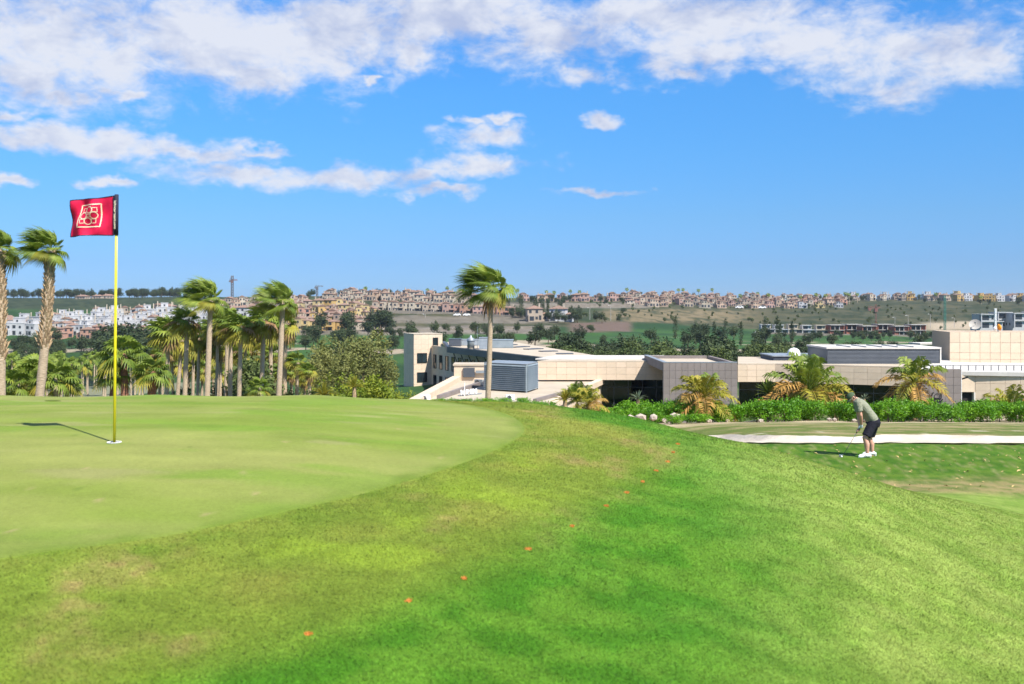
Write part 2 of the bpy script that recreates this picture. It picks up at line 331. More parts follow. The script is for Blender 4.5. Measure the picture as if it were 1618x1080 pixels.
def ground_colour(x, y):
    """base colours of turf, straw, earth and scrub by place"""
    r = np.hypot(x, y); yy = np.maximum(y, 0.3); px = CX + F*np.clip(x/yy, -3, 3); d = yy
    z = TZ(x, y); py = HY - F*z/d
    c = lambda *a: np.array(a)[None, :]
    def mix(a, b, m): return a*(1-m[:,None]) + b*m[:,None]
    n1 = fbm(x*0.9, y*0.9, 1); n2 = fbm(x*4, y*4, 5, 3); n3 = fbm(x*0.35, y*0.35, 9); n4 = fbm(x*14, y*9, 15, 2)
    rough = mix(c(0.050,0.155,0.009), c(0.085,0.195,0.016), smooth(.35,.65,n2))
    rough = mix(rough, c(0.045,0.165,0.016), smooth(.45,.7,n3)*.7)
    pale = mix(c(0.150,0.225,0.035), c(0.205,0.27,0.055), smooth(.3,.7,n2))
    rough = mix(rough, pale, np.clip(smooth(1080,1480,px+(n3-.5)*300+smooth(5,12,d)*160),0,1)*.92)
    fr = mix(c(0.120,0.170,0.020), c(0.175,0.195,0.032), smooth(.35,.65,n1))
    fr = mix(fr, c(0.235,0.185,0.065), smooth(.50,.74,fbm(x*1.5+3, y*0.9, 21))*smooth(.36,.62,n2)*(.35+.5*smooth(.4,.6,n4)))
    fr = mix(fr, c(0.165,0.235,0.022), smooth(.60,.75,fbm(x*1.6+8, y*1.6, 31))*.8)
    fr = fr*1.08; rough = rough*1.0
    m = 1 - smooth(-0.5, 0.25, sdf(FRINGE, x, y)+(n1-.5)*.9)
    near = mix(rough, fr, m)
    mot = fbm(x*7, y*7, 101, 2); mot2 = fbm(x*22, y*22, 105, 2)
    near = near*(1+(mot-.5)*.30+(mot2-.5)*.16)[:,None]
    near = mix(near, mix(c(0.105,0.165,0.018), c(0.16,0.20,0.03), smooth(.35,.65,n2)), (1-smooth(.0,.45,sdf(GREEN, x, y)+(n2-.5)*.25))*.75)
    # lawn round the golfer
    lawn = mix(c(0.042,0.108,0.006), c(0.085,0.148,0.014), smooth(.35,.65,n2))
    lawn = mix(lawn, c(0.20,0.20,0.075), smooth(.58,.75,n4)*.6)
    lawn = mix(lawn, c(0.25,0.20,0.085), smooth(1260,1330,px)*smooth(748,766,py+(n1-.5)*16)*(1-smooth(776,794,py+(n1-.5)*16))*(0.35+.65*smooth(.35,.6,n2)))
    low = smooth(15.2, 17.5, d+(n1-.5)*1.2)*smooth(950,1080,px)
    near = mix(near, lawn, low)
    # straw coloured strip and bare earth before the hedge
    st = mix(c(0.105,0.135,0.03), c(0.24,0.20,0.095), smooth(.46,.68,fbm(x*.30, y*2.0, 41)))
    st = mix(st, c(0.42,0.335,0.22), smooth(38,45,d+(fbm(x*.3,y*.3,43)-.5)*12)*(0.35+0.65*smooth(.35,.55,fbm(x*.5,y*1.2,47))))
    st = mix(st, c(0.55,0.47,0.36), smooth(.68,.80,fbm(x*.25,y*2.6,49))*(1-smooth(33,36,d))*.7)
    col = mix(near, st, smooth(28.6,29.6,d)*smooth(900,1000,px))
    rest = mix(c(0.06,0.10,0.03), c(0.17,0.15,0.07), smooth(.4,.65,fbm(x*.12,y*.12,51)))
    col = mix(col, rest, np.maximum(smooth(54,58,d), smooth(17,22,d)*(1-smooth(900,1000,px))))
    # ---- valley: passing cloud shade is put into these darker colours
    f1 = fbm(x*.02, y*.02, 61); f2 = fbm(x*.09, y*.09, 65); f3 = fbm(x*.3, y*.3, 67)
    fair = mix(c(0.020,0.050,0.016), c(0.038,0.088,0.022), smooth(.35,.65,f1))
    scrub = mix(c(0.026,0.037,0.016), c(0.075,0.072,0.038), smooth(.36,.66,.6*f2+.4*f3))
    yell = mix(c(0.165,0.13,0.072), c(0.045,0.052,0.026), smooth(.45,.62,.5*f2+.5*f3))
    wall = mix(c(0.185,0.16,0.13), c(0.13,0.112,0.088), smooth(.3,.7,f3))
    far = fair
    jp = (f2-.5)*10
    far = mix(far, scrub, smooth(560,600,d+jp*3)*smooth(900,1000,px))
    far = mix(far, yell, smooth(930,960,px)*(1-smooth(1130,1260,px))*smooth(487,490,py+jp*.3)*(1-smooth(507,511,py+jp*.3)))
    far = mix(far, scrub, (1-smooth(900,980,px))*smooth(430,520,px)*(1-smooth(514,520,py)))
    far = mix(far, wall, smooth(500,520,px)*(1-smooth(860,900,px))*smooth(498,500,py+jp*.2)*(1-smooth(509,512,py+jp*.2))*.8)
    far = mix(far, wall, smooth(350,440,px)*(1-smooth(860,890,px))*smooth(514,516,py+jp*.15)*(1-smooth(527,529,py+jp*.15)))
    far = mix(far, wall, smooth(620,640,px)*(1-smooth(1010,1050,px))*smooth(477,479,py)*(1-smooth(485,487,py)))
    far = mix(far, mix(c(0.022,0.034,0.016), c(0.045,0.058,0.028), smooth(.4,.6,f3)), (1-smooth(330,430,px))*(1-smooth(486,494,py)))
    far = mix(far, c(0.32,0.26,0.19), smooth(.60,.66,fbm(x*.018+5,y*.05,71))*smooth(530,540,py)*(1-smooth(556,562,py))*.9)
    far = mix(far, c(0.12,0.085,0.065), smooth(890,910,px)*(1-smooth(990,1005,px))*smooth(507,511,py)*(1-smooth(522,526,py)))
    far = mix(far, c(0.33,0.27,0.19), smooth(1440,1480,px)*smooth(506,510,py+jp*.3)*(1-smooth(520,524,py)))
    far = mix(far, c(0.30,0.26,0.20), smooth(.55,.6,f1)*(py > 580)*(px < 420)*.5*smooth(150,250,d))
    col = mix(col, far, smooth(115,150,d))
    col = mix(col, c(0.07,0.09,0.04)+0*col, smooth(1300,1700,r)*.7)
    return np.clip(col, 0, 1)

def turf_material(name, fine, bumps, sheen=0.0):
    m = bpy.data.materials.new(name); m.use_nodes = True; nt = m.node_tree; L = nt.links; b = nt.nodes['Principled BSDF']
    at = nt.nodes.new('ShaderNodeAttribute'); at.attribute_name = 'Col'
    tc = nt.nodes.new('ShaderNodeTexCoord'); prev = at.outputs['Color']
    for sc, lo, hi in fine:
        n = nt.nodes.new('ShaderNodeTexNoise'); n.inputs['Scale'].default_value = sc; n.inputs['Detail'].default_value = 5; n.inputs['Roughness'].default_value = .65
        L.new(tc.outputs['Object'], n.inputs['Vector'])
        mr = nt.nodes.new('ShaderNodeMapRange'); L.new(n.outputs[0], mr.inputs[0]); mr.inputs[1].default_value = .3; mr.inputs[2].default_value = .7; mr.inputs[3].default_value = lo; mr.inputs[4].default_value = hi
        vm = nt.nodes.new('ShaderNodeVectorMath'); vm.operation = 'SCALE'; L.new(prev, vm.inputs[0]); L.new(mr.outputs[0], vm.inputs[3]); prev = vm.outputs[0]
    L.new(prev, b.inputs['Base Color']); b.inputs['Roughness'].default_value = 0.9; b.inputs['Specular IOR Level'].default_value = 0.1
    pn = None
    for sc, st, ds in bumps:
        n = nt.nodes.new('ShaderNodeTexNoise'); n.inputs['Scale'].default_value = sc; n.inputs['Detail'].default_value = 4
        L.new(tc.outputs['Object'], n.inputs['Vector'])
        bp = nt.nodes.new('ShaderNodeBump'); bp.inputs['Strength'].default_value = st; bp.inputs['Distance'].default_value = ds
        L.new(n.outputs[0], bp.inputs['Height'])
        if pn: L.new(pn, bp.inputs['Normal'])
        pn = bp.outputs[0]
    if pn: L.new(pn, b.inputs['Normal'])
    return m
def big_mesh(name, V, Fq, col, m, smooth_=True):
    me = bpy.data.meshes.new(name); k = Fq.shape[1]
    me.vertices.add(len(V)); me.vertices.foreach_set('co', V.astype(np.float32).ravel())
    me.loops.add(Fq.size); me.loops.foreach_set('vertex_index', Fq.astype(np.int32).ravel())
    me.polygons.add(len(Fq)); me.polygons.foreach_set('loop_start', np.arange(0, Fq.size, k, dtype=np.int32))
    me.update(calc_edges=True); me.validate()
    if smooth_: me.polygons.foreach_set('use_smooth', np.ones(len(me.polygons), bool))
    if col is not None:
        a = me.color_attributes.new('Col', 'FLOAT_COLOR', 'POINT')
        a.data.foreach_set('color', np.concatenate([col, np.ones((len(col),1))], 1).astype(np.float32).ravel())
    me.materials.append(m); return me

ground_mat = turf_material('turf_and_earth', [(45,.72,1.28),(7,.85,1.15),(0.9,.88,1.12)], [(70,.5,.02),(9,.35,.05)])
def make_ground():
    th = np.concatenate([np.radians(np.arange(-180,-42,4.0)), np.radians(np.arange(-42,42.01,0.19)), np.radians(np.arange(46,180.1,4.0))])
    r = np.exp(np.arange(math.log(0.5), math.log(4500), 0.0165))
    R_, T_ = np.meshgrid(r, th, indexing='ij'); x = R_*np.sin(T_); y = R_*np.cos(T_)
    z = TZ(x, y)
    z = z + (fbm(x*.05, y*.05, 3)-.5)*2.2*smooth(120,400,R_) + (fbm(x*.6, y*.6, 4)-.5)*0.06*smooth(32,36,y)*smooth(2,6,x)*(1-smooth(60,80,y))
    sb = sdf(BUNK, x.ravel(), y.ravel()).reshape(x.shape); z = z - 0.34*(1-smooth(-0.55,0.12,sb))
    # grazing foreground: rough stands a little higher than the putting surface
    nr, nt_ = x.shape; idx = np.arange(nr*nt_).reshape(nr, nt_)
    Fq = np.stack([idx[:-1,:-1], idx[:-1,1:], idx[1:,1:], idx[1:,:-1]], -1).reshape(-1, 4)[:, ::-1]
    V = np.stack([x.ravel(), y.ravel(), z.ravel()], 1)
    col = ground_colour(x.ravel(), y.ravel())
    o = obj('ground', big_mesh('ground', V, Fq, col, ground_mat)); tag(o, kind='structure')
make_ground()

green_mat = turf_material('mown_putting_turf', [(140,.80,1.20),(30,.90,1.10),(2.0,.92,1.08)], [(220,.5,.008),(25,.2,.01)])
def fill_sheet(name, poly, rings, dz, colf, m, nb=260, edge=0.0):
    # resample boundary, fill towards the centroid
    q = np.concatenate([poly, poly[:1]]); s = np.concatenate([[0], np.cumsum(np.hypot(*np.diff(q, axis=0).T))]); t = np.linspace(0, s[-1], nb, endpoint=False)
    B = np.stack([np.interp(t, s, q[:,0]), np.interp(t, s, q[:,1])], 1); c = B.mean(0)
    k = np.linspace(1, 0.02, rings); pts = c[None,None]+(B-c)[None]*k[:,None,None]
    x, y = pts[...,0], pts[...,1]; z = TZ(x, y)+dz
    z[0] += edge
    idx = np.arange(rings*nb).reshape(rings, nb); n2 = np.roll(idx, -1, 1)
    Fq = np.stack([idx[:-1], n2[:-1], n2[1:], idx[1:]], -1).reshape(-1, 4)
    a = B[:,0]@np.roll(B[:,1],-1)-B[:,1]@np.roll(B[:,0],-1)
    if a < 0: Fq = Fq[:, ::-1]
    V = np.stack([x.ravel(), y.ravel(), z.ravel()], 1)
    o = obj(name, big_mesh(name, V, Fq, colf(V[:,0], V[:,1]), m)); return tag(o, kind='structure')
def green_colour(x, y):
    a = fbm(x*0.30, y*0.9, 81); b = fbm(x*1.0, y*5.0, 85); k = fbm(x*0.8+4, y*2.2, 88); e = -sdf(GREEN, x, y)
    mixv = lambda p, q, m: p*(1-m[:,None])+np.array(q)[None]*m[:,None]
    c = np.array([0.150,0.205,0.030])[None]*np.ones((len(x),1)); c = mixv(c, (0.215,0.235,0.062), smooth(.32,.68,a))
    c = mixv(c, (0.135,0.215,0.026), smooth(.52,.72,k)*.75); c = mixv(c, (0.235,0.235,0.085), smooth(.62,.78,fbm(x*.7-7, y*2.6, 93))*.7)
    c = c*(0.86+0.28*b)[:,None]
    c = mixv(c, (0.165,0.205,0.045), (1-smooth(0.1,1.0,e))*.4); c = mixv(c, (0.11,0.165,0.022), (1-smooth(-.02,.22,e+(fbm(x*5,y*5,97)-.5)*.25))*.85)
    r = np.random.default_rng(4)
    for i in range(22):
        t = hit(r.uniform(-20,790), r.uniform(640,860)); q = np.hypot(x-t.x, (y-t.y)*.8); c = mixv(c, (0.33,0.25,0.13) if i % 3 else (0.08,0.13,0.02), (1-smooth(.01,r.uniform(.025,.05),q))*.55)
    return c
fill_sheet('putting_green', GREEN, 150, 0.006, green_colour, green_mat, 620, edge=-0.014)
sand_mat = mat('bunker_sand', (0.56,0.49,0.40), (0.45,0.385,0.305), 1.2, .95, .8, 7)
def make_bunker():
    k = 12; t = np.linspace(0, 1, k); pts = BN[None]*(1-t)[:,None,None]+BF[None]*t[:,None,None]; x, y = pts[...,0], pts[...,1]
    z = TZ(x, y)-0.13+0.16*np.maximum(smooth(.82,1,t), 1-smooth(0,.10,t))[:,None]*.9+(fbm(x*2.2,y*2.2,111)-.5)*.05
    idx = np.arange(x.size).reshape(x.shape); Fq = np.stack([idx[:-1,:-1], idx[:-1,1:], idx[1:,1:], idx[1:,:-1]], -1).reshape(-1,4)
    tag(obj('bunker', big_mesh('bunker', np.stack([x.ravel(),y.ravel(),z.ravel()],1), Fq, np.ones((x.size,3))*.5, sand_mat)), kind='structure')
make_bunker()
# lake
wm = bpy.data.materials.new('lake_water'); wm.use_nodes = True
_b = wm.node_tree.nodes['Principled BSDF']; _b.inputs['Base Color'].default_value = (.02,.035,.04,1); _b.inputs['Roughness'].default_value = .08
_n = wm.node_tree.nodes.new('ShaderNodeTexNoise'); _n.inputs['Scale'].default_value = 1.2; _bp = wm.node_tree.nodes.new('ShaderNodeBump'); _bp.inputs['Strength'].default_value = .25
wm.node_tree.links.new(_n.outputs[0], _bp.inputs['Height']); wm.node_tree.links.new(_bp.outputs[0], _b.inputs['Normal'])
lk = MB(); lk.add([((px-CX)/F*d, d, -23.95) for px, d in ((-250,283),(60,286),(180,292),(262,300),(266,320),(120,331),(-60,328),(-260,330))], [tuple(range(8))])
tag(lk.build('lake', wm), kind='structure')

# grass blades of the foreground rough and collar
blade_mat = bpy.data.materials.new('grass_blade'); blade_mat.use_nodes = True
def _blade():
    nt = blade_mat.node_tree; b = nt.nodes['Principled BSDF']; at = nt.nodes.new('ShaderNodeAttribute'); at.attribute_name = 'Col'
    nt.links.new(at.outputs['Color'], b.inputs['Base Color']); b.inputs['Roughness'].default_value = .7; b.inputs['Specular IOR Level'].default_value = .15
    # blades are too fine to resolve: shade them with the lie of the sward, leaning a little to each blade's own face
    ge = nt.nodes.new('ShaderNodeNewGeometry'); va = nt.nodes.new('ShaderNodeVectorMath'); va.operation = 'MULTIPLY_ADD'; nt.links.new(ge.outputs['Normal'], va.inputs[0]); va.inputs[1].default_value = (.35,.35,.35); va.inputs[2].default_value = (0,0,1)
    vn = nt.nodes.new('ShaderNodeVectorMath'); vn.operation = 'NORMALIZE'; nt.links.new(va.outputs[0], vn.inputs[0]); nt.links.new(vn.outputs[0], b.inputs['Normal'])
    t = nt.nodes.new('ShaderNodeBsdfTranslucent'); nt.links.new(at.outputs['Color'], t.inputs[0]); mx = nt.nodes.new('ShaderNodeMixShader'); mx.inputs[0].default_value = .12
    nt.links.new(b.outputs[0], mx.inputs[1]); nt.links.new(t.outputs[0], mx.inputs[2]); nt.links.new(mx.outputs[0], nt.nodes['Material Output'].inputs[0])
_blade()
def make_blades(n):
    th = RNG.uniform(-.56, .56, n); r = np.exp(RNG.uniform(math.log(3.1), math.log(15), n)); x = r*np.sin(th); y = r*np.cos(th)
    s = sdf(GREEN, x, y); keep = s > RNG.uniform(-.10,.02,n)*(RNG.random(n) < .45); x, y, r, s = x[keep], y[keep], r[keep], s[keep]; n = len(x)
    z = TZ(x, y); col = ground_colour(x, y)*RNG.uniform(.95,1.16,(n,1))*(1+RNG.normal(0,.05,(n,3)))
    inf = 1-smooth(-.3,.3,sdf(FRINGE, x, y))
    h = RNG.uniform(.006,.013,n)*(1-inf)+RNG.uniform(.005,.011,n)*inf; h = h*(1+.25*fbm(x*2,y*2,91)); w = .0026*np.maximum(1, r/5)
    a = RNG.uniform(0, 2*np.pi, n); la = RNG.uniform(0, 2*np.pi, n); ll = h*RNG.uniform(.4,1.6,n)
    bx, by = np.cos(a)*w, np.sin(a)*w
    V = np.empty((n,3,3)); V[:,0] = np.stack([x-bx,y-by,z-.002],1); V[:,1] = np.stack([x+bx,y+by,z-.002],1); V[:,2] = np.stack([x+np.cos(la)*ll-h*.15,y+np.sin(la)*ll,z+h],1)
    Fq = np.arange(n*3).reshape(n,3)
    o = obj('rough_grass', big_mesh('rough_grass', V.reshape(-1,3), Fq, np.repeat(np.clip(col,0,1),3,0), blade_mat, False))
    tag(o, 'short mown grass of the slope and collar round the putting green', 'grass', kind='stuff')
make_blades(520000)

# ---------------------------------------------------------------- vegetation
UP = Vector((0, 0, 1))
leaf_green  = mat('palm_leaf_green', (0.115,0.185,0.02), (0.21,0.26,0.035), 3, .55, transl=.3, vary=.22, spec=.35)
leaf_yellow = mat('palm_leaf_yellow', (0.23,0.245,0.025), (0.36,0.30,0.04), 3, .6, transl=.3, vary=.2)
leaf_orange = mat('palm_leaf_drying', (0.36,0.20,0.04), (0.44,0.27,0.08), 3, .7, transl=.25, vary=.15)
leaf_dead   = mat('palm_leaf_dead', (0.30,0.20,0.09), (0.20,0.12,0.05), 5, .85, transl=.15, vary=.2)
leaf_blue   = mat('yucca_leaf', (0.13,0.18,0.12), (0.20,0.24,0.14), 4, .6, transl=.15, vary=.15)
trunk_pale  = mat('palm_trunk_smooth', (0.50,0.39,0.27), (0.33,0.25,0.165), 6, .9, .8, 10, stretch=(1,1,5))
trunk_rough = mat('palm_trunk_boots', (0.46,0.34,0.20), (0.26,0.17,0.10), 9, .9, .8, 14)
trunk_red   = mat('palm_trunk_red', (0.33,0.16,0.10), (0.17,0.08,0.05), 9, .9, .8, 14)
bark        = mat('tree_bark', (0.12,0.09,0.06), (0.22,0.17,0.12), 6, .9, .7)

def fan_frond(rng, az, elev, pet, fan, wind, nseg=18, droop=0.35):
    """petiole and pleated fan, wind in the -x direction"""
    d0 = Vector((math.cos(az)*math.cos(elev), math.sin(az)*math.cos(elev), math.sin(elev)))
    W = Vector((-1, 0.12, 0.10))
    mb = MB(); pts = []
    for i in range(5):
        s = i/4; pts.append(d0*(pet*s) - UP*(0.10*pet*s*s) + W*(wind*pet*0.45*s*s))
    mb.tube(pts, [0.022,0.018,0.015,0.012,0.01], 4, caps=False)
    hub = pts[-1]; t = (pts[-1]-pts[-2]).normalized()
    side = t.cross(UP)
    if side.length < .2: side = Vector((0,1,0))
    side.normalize(); roll = rng.uniform(-.5,.5); nrm = side.cross(t).normalized()
    side, nrm = side*math.cos(roll)+nrm*math.sin(roll), nrm*math.cos(roll)-side*math.sin(roll)
    for k in range(nseg):
        ph = (k/(nseg-1)-.5)*math.radians(235); L_ = fan*(0.62+0.38*math.cos(ph*.62))*rng.uniform(.9,1.08)
        dr = t*math.cos(ph)+side*math.sin(ph); acr = -t*math.sin(ph)+side*math.cos(ph)
        base = hub; w1 = L_*1.45/nseg
        def pt(s):
            return base + dr*(L_*s) - UP*(droop*L_*s**2.4) + W*(wind*L_*0.85*s**1.8) + nrm*(0.16*L_*math.sin(min(1,s)*2.4)*.5)
        a, b, c = pt(.42), pt(.75), pt(1.0); f = nrm*(w1*.45*(1 if k % 2 else -1))
        mb.add([base, a-acr*w1+f, a+acr*w1+f*0, b-acr*w1*.62, b+acr*w1*.62, c],
               [(0,1,2),(1,3,4,2),(3,5,4)])
    return mb
def feather_frond(rng, az, elev, L_, wind, npair=26, leaflet=0.34, droop=0.9):
    d0 = Vector((math.cos(az)*math.cos(elev), math.sin(az)*math.cos(elev), math.sin(elev))); W = Vector((-1,.1,0))
    mb = MB(); N = 10
    def ax(s): return d0*(L_*s) - UP*(droop*L_*0.5*s**2.2) + W*(wind*L_*.3*s*s)
    pts = [ax(i/N) for i in range(N+1)]; mb.tube(pts, [0.028*(1-.85*i/N) for i in range(N+1)], 4, caps=False)
    for k in range(npair):
        s = 0.14+0.86*k/(npair-1); p = ax(s); t = (ax(min(1,s+.02))-ax(s-.02)).normalized()
        sd_ = t.cross(UP)
        if sd_.length < .1: sd_ = Vector((math.sin(az),-math.cos(az),0))
        sd_.normalize(); up2 = sd_.cross(t)
        l = L_*leaflet*(math.sin(math.pi*min(1,s*.86+.10))**.7)*rng.uniform(.85,1.1)
        for sg in (-1,1):
            dr = (sd_*sg*.8+t*.55+up2*rng.uniform(-.05,.45)).normalized(); w = l*.055*1.35
            m_ = p+dr*(l*.55)+UP*(.03*l); e = p+dr*l-UP*(l*rng.uniform(.22,.5))+W*(wind*l*.35); ac = t*w
            mb.add([p, m_-ac, m_+ac, e], [(0,1,2),(1,3,2)])
    return mb
def trunk_mesh(name, base, top, r0, r1, m, rng, bend=0.0, n=10, rings=22, rough=.05, flare=.35):
    base = Vector(base); top = Vector(top); pts = []; rd = []
    for i in range(rings+1):
        s = i/rings; p = base.lerp(top, s); p += Vector((bend*math.sin(math.pi*s), 0, 0)); pts.append(p)
        rd.append((r0*(1-s)+r1*s)*(1+flare*max(0,1-s*9))*(1+rng.uniform(-rough,rough)))
    rd2 = list(rd); rd2[-1] *= .35
    mb = MB(); mb.tube(pts, rd2, n); return mb.mesh(name, m, True), pts, rd
PALM_CACHE = {}
def fan_crown(key, rng_seed, nf, wind, mats_w, elev_lo=-.75, elev_hi=1.35, pet=.75, fan=.95, nseg=18, droop=.35):
    """list of frond meshes for one kind of crown (size about 1.7 m), shared by copies"""
    if key in PALM_CACHE: return PALM_CACHE[key]
    rng = random.Random(rng_seed); out = []
    for i in range(nf):
        s = (i+.5)/nf; el = elev_hi+(elev_lo-elev_hi)*s**.85; az = i*2.39996+rng.uniform(-.3,.3)
        mtl = mats_w(s, rng)
        out.append(fan_frond(rng, az, el, pet*rng.uniform(.85,1.1), fan*rng.uniform(.85,1.1), wind*(1.1-.35*s), nseg, droop+.5*s).mesh('frond', mtl))
    PALM_CACHE[key] = out; return out
def feather_crown(key, seed, nf, wind, mats_w, L_=1.6, elev_lo=-.1, elev_hi=1.4, npair=26, droop=.9):
    if key in PALM_CACHE: return PALM_CACHE[key]
    rng = random.Random(seed); out = []
    for i in range(nf):
        s = (i+.5)/nf; el = elev_hi+(elev_lo-elev_hi)*s; az = i*2.39996+rng.uniform(-.3,.3)
        out.append(feather_frond(rng, az, el, L_*rng.uniform(.85,1.08), wind, npair, droop=droop*(.7+.5*s)).mesh('frond', mats_w(s, rng)))
    PALM_CACHE[key] = out; return out
def green_to_yellow(s, rng):
    return leaf_green if s < .74 else (leaf_yellow if rng.random() < .5 else leaf_green)
def green_only(s, rng): return leaf_green if s < .9 else leaf_yellow
def grove_mix(s, rng):
    return leaf_green if s < .5 else (leaf_yellow if rng.random() < .7 else leaf_dead)
def yellow_mix(s, rng):
    return rng.choice([leaf_green, leaf_yellow, leaf_yellow]) if s < .4 else rng.choice([leaf_yellow, leaf_orange, leaf_yellow])
def queen_mix(s, rng):
    return leaf_green if s < .62 else rng.choice([leaf_yellow, leaf_green, leaf_orange])
def half_mix(s, rng):
    return rng.choice([leaf_green, leaf_yellow]) if s < .45 else rng.choice([leaf_yellow, leaf_orange, leaf_orange])
CROWNS = {
 'windy': lambda v: fan_crown(('windy',v), 11+v, 30, 0.70, green_to_yellow, -.5, 1.45, pet=.85, fan=.9, nseg=24, droop=.12),
 'grove': lambda v: fan_crown(('grove',v), 31+v, 22, 0.38, grove_mix, -.9, 1.35, nseg=15, droop=.25),
 'short': lambda v: fan_crown(('short',v), 51+v, 22, 0.12, green_only, -.35, 1.3, pet=.9, fan=.85),
 'tiny':  lambda v: fan_crown(('tiny',v), 71+v, 14, 0.25, green_only, -.8, 1.2, nseg=9),
}
def palm(name, label, group, base, top, r0, r1, kind, v, size, rng, tm=None, bend=0., boots=None, skirt=0, rough=.05, cat='palm tree'):
    base = Vector(base); top = Vector(top)
    root = empty(name, base, 0, label, cat, group)
    me, pts, rd = trunk_mesh('trunk', (0,0,-.15), top-base, r0, r1, tm or trunk_pale, rng, bend, rough=rough)
    tr = obj('trunk', me, root)
    if boots:
        mb = MB(); a0, a1 = boots; n = 190
        for i in range(n):
            s = a0+(a1-a0)*(i+.5)/n; k = min(len(pts)-2, int(s*(len(pts)-1))); f = s*(len(pts)-1)-k
            p = pts[k].lerp(pts[k+1], f); r = rd[k]*(1-f)+rd[k+1]*f; a = i*2.39996+rng.uniform(-.3,.3)
            o_ = Vector((math.cos(a), math.sin(a), 0)); tg = Vector((-math.sin(a), math.cos(a), 0))
            L_ = rng.uniform(.16,.32)*(1+.6*(s < a0+.06)); w = r*.30; b_ = p+o_*(r*.92); tip = b_+o_*(L_*.45)+UP*(L_*.9)
            mb.add([b_-tg*w-UP*.03, b_+tg*w-UP*.03, tip+tg*w*.45, tip-tg*w*.45, b_+UP*L_*.6], [(0,1,2,3),(1,4,2),(0,3,4),(3,2,4)])
        tag(mb.build('leaf_base', trunk_rough, tr), kind='stuff')
    if skirt:
        cr = fan_crown(('skirt',0), 5, 10, 0.1, lambda s, r: leaf_dead, -1.45, -.9, pet=.5, fan=.8, nseg=10, droop=.8)
        for i, m_ in enumerate(cr[:skirt]): obj('dead_frond', m_, root, top-base-UP*.12, (0,0,i*.7+v), (size*.55,)*3)
    for m_ in CROWNS[kind](v): obj('frond', m_, root, top-base-UP*(.06*size), (0,0,rng.uniform(-.25,.25)), (size/1.7,)*3)
    return root
def palm_px(name, label, group, bpx, tpx, tpy, d, kind, v, size_px, w_px, rng=None, **k):
    """palm standing on the ground at depth d: foot and crown heart given as photograph columns"""
    rng = rng or random.Random(int(bpx*7+d)); b = G(bpx, d); t = P(tpx, tpy, d); pm = d/F
    kw = dict(k); 
    return palm(name, label, group, b, t, w_px*pm/2, w_px*pm/2*k.pop('taper', .8) if 0 else w_px*pm/2*.8, kind, v, size_px*pm, rng, **kw)

# two weathered palms at the back of the green
palm_px('fan_palm', 'tall fan palm with shaggy leaf stubs along its bent trunk beside the flag', None, 52, 80, 392, 40, 'windy', 0, 44, 15, boots=(.50,.97), bend=.1, rough=.08)
palm_px('fan_palm', 'tall straight fan palm with rough trunk standing by the bent one', None, 2, 0, 392, 40, 'windy', 1, 48, 15, boots=(.45,.97), rough=.08)
# lone palm before the louvred roof box
lone = palm_px('fan_palm', 'lone windswept fan palm with smooth pale trunk in front of the louvred roof box', None, 769, 777, 452, 64, 'windy', 2, 50, 9, skirt=2)
for az_, el_, L_ in ((.2,.18,1.05),(-.35,.0,.95)):
    o = obj('frond', fan_frond(random.Random(8), az_, el_, L_, .8, -.04, 16, .95).mesh('frond', leaf_green), lone, P(777,452,64)-lone.location)
# the palm grove behind the green
GR = 'fan palms of the grove behind the green'
palm_px('fan_palm', 'tallest windswept fan palm of the grove, crown above the ridge line', 'tall fan palms of the grove', 325, 333, 470, 78, 'windy', 0, 42, 10)
palm_px('fan_palm', 'windswept tall fan palm with leafy crown at the end of the grove', 'tall fan palms of the grove', 438, 447, 474, 78, 'windy', 1, 42, 9.5)
for i, (b_, t_, ty, d, w, sz) in enumerate([(290,296,508,80,8.5,40),(262,266,525,84,8,46),(276,288,535,86,7,36),(376,381,518,80,8,40),(363,365,512,86,7.5,40),(355,360,505,92,6.5,40),
        (411,417,508,82,8.5,44),(347,349,552,96,6,36),(311,315,532,96,6,38),(304,306,545,102,5.5,36),(449,451,515,92,8,40),(427,428,523,98,7.5,36),(421,420,535,106,6,34),
        (275,271,548,104,5,34),(338,336,560,108,5,34),(392,390,555,106,5,34),(490,488,588,90,6,26),(467,471,572,92,6,28),(250,253,590,100,4.5,30),(224,226,585,98,4,28),(330,322,575,112,5,32),(402,404,560,112,5,32),
        (459,461,590,100,5,24),(243,247,600,110,4,26),(296,300,565,112,5,32),(370,372,560,112,5,30),(283,281,575,108,5,30),(318,320,585,104,5,28),(342,344,520,94,6,38),(386,388,530,96,6,36),(397,399,585,104,5,28),(434,436,560,104,5,30),(442,444,590,100,5,26),(256,258,560,98,5,34),(480,482,600,96,5,24),(357,354,590,104,5,26)]):
    palm_px('fan_palm', 'slim fan palm with yellowing lower leaves standing in the crowded grove', GR, b_, t_, ty-4, d, 'grove', i % 3, sz*.80, w, skirt=3 if i % 2 == 0 else 1)
palm_px('fan_palm', 'young fan palm with stout reddish trunk standing upright behind the flagstick', None, 198, 196, 558, 58, 'short', 0, 46, 14, tm=trunk_red, rough=.12)
palm_px('fan_palm', 'young fan palm with thick leaning reddish trunk before the grove', None, 231, 243, 586, 58, 'short', 1, 40, 15, tm=trunk_red, rough=.12)
palm_px('fan_palm', 'low fan palm with reddish trunk half hidden by the flagstick', None, 175, 178, 594, 58, 'short', 2, 36, 9, tm=trunk_red, rough=.12)
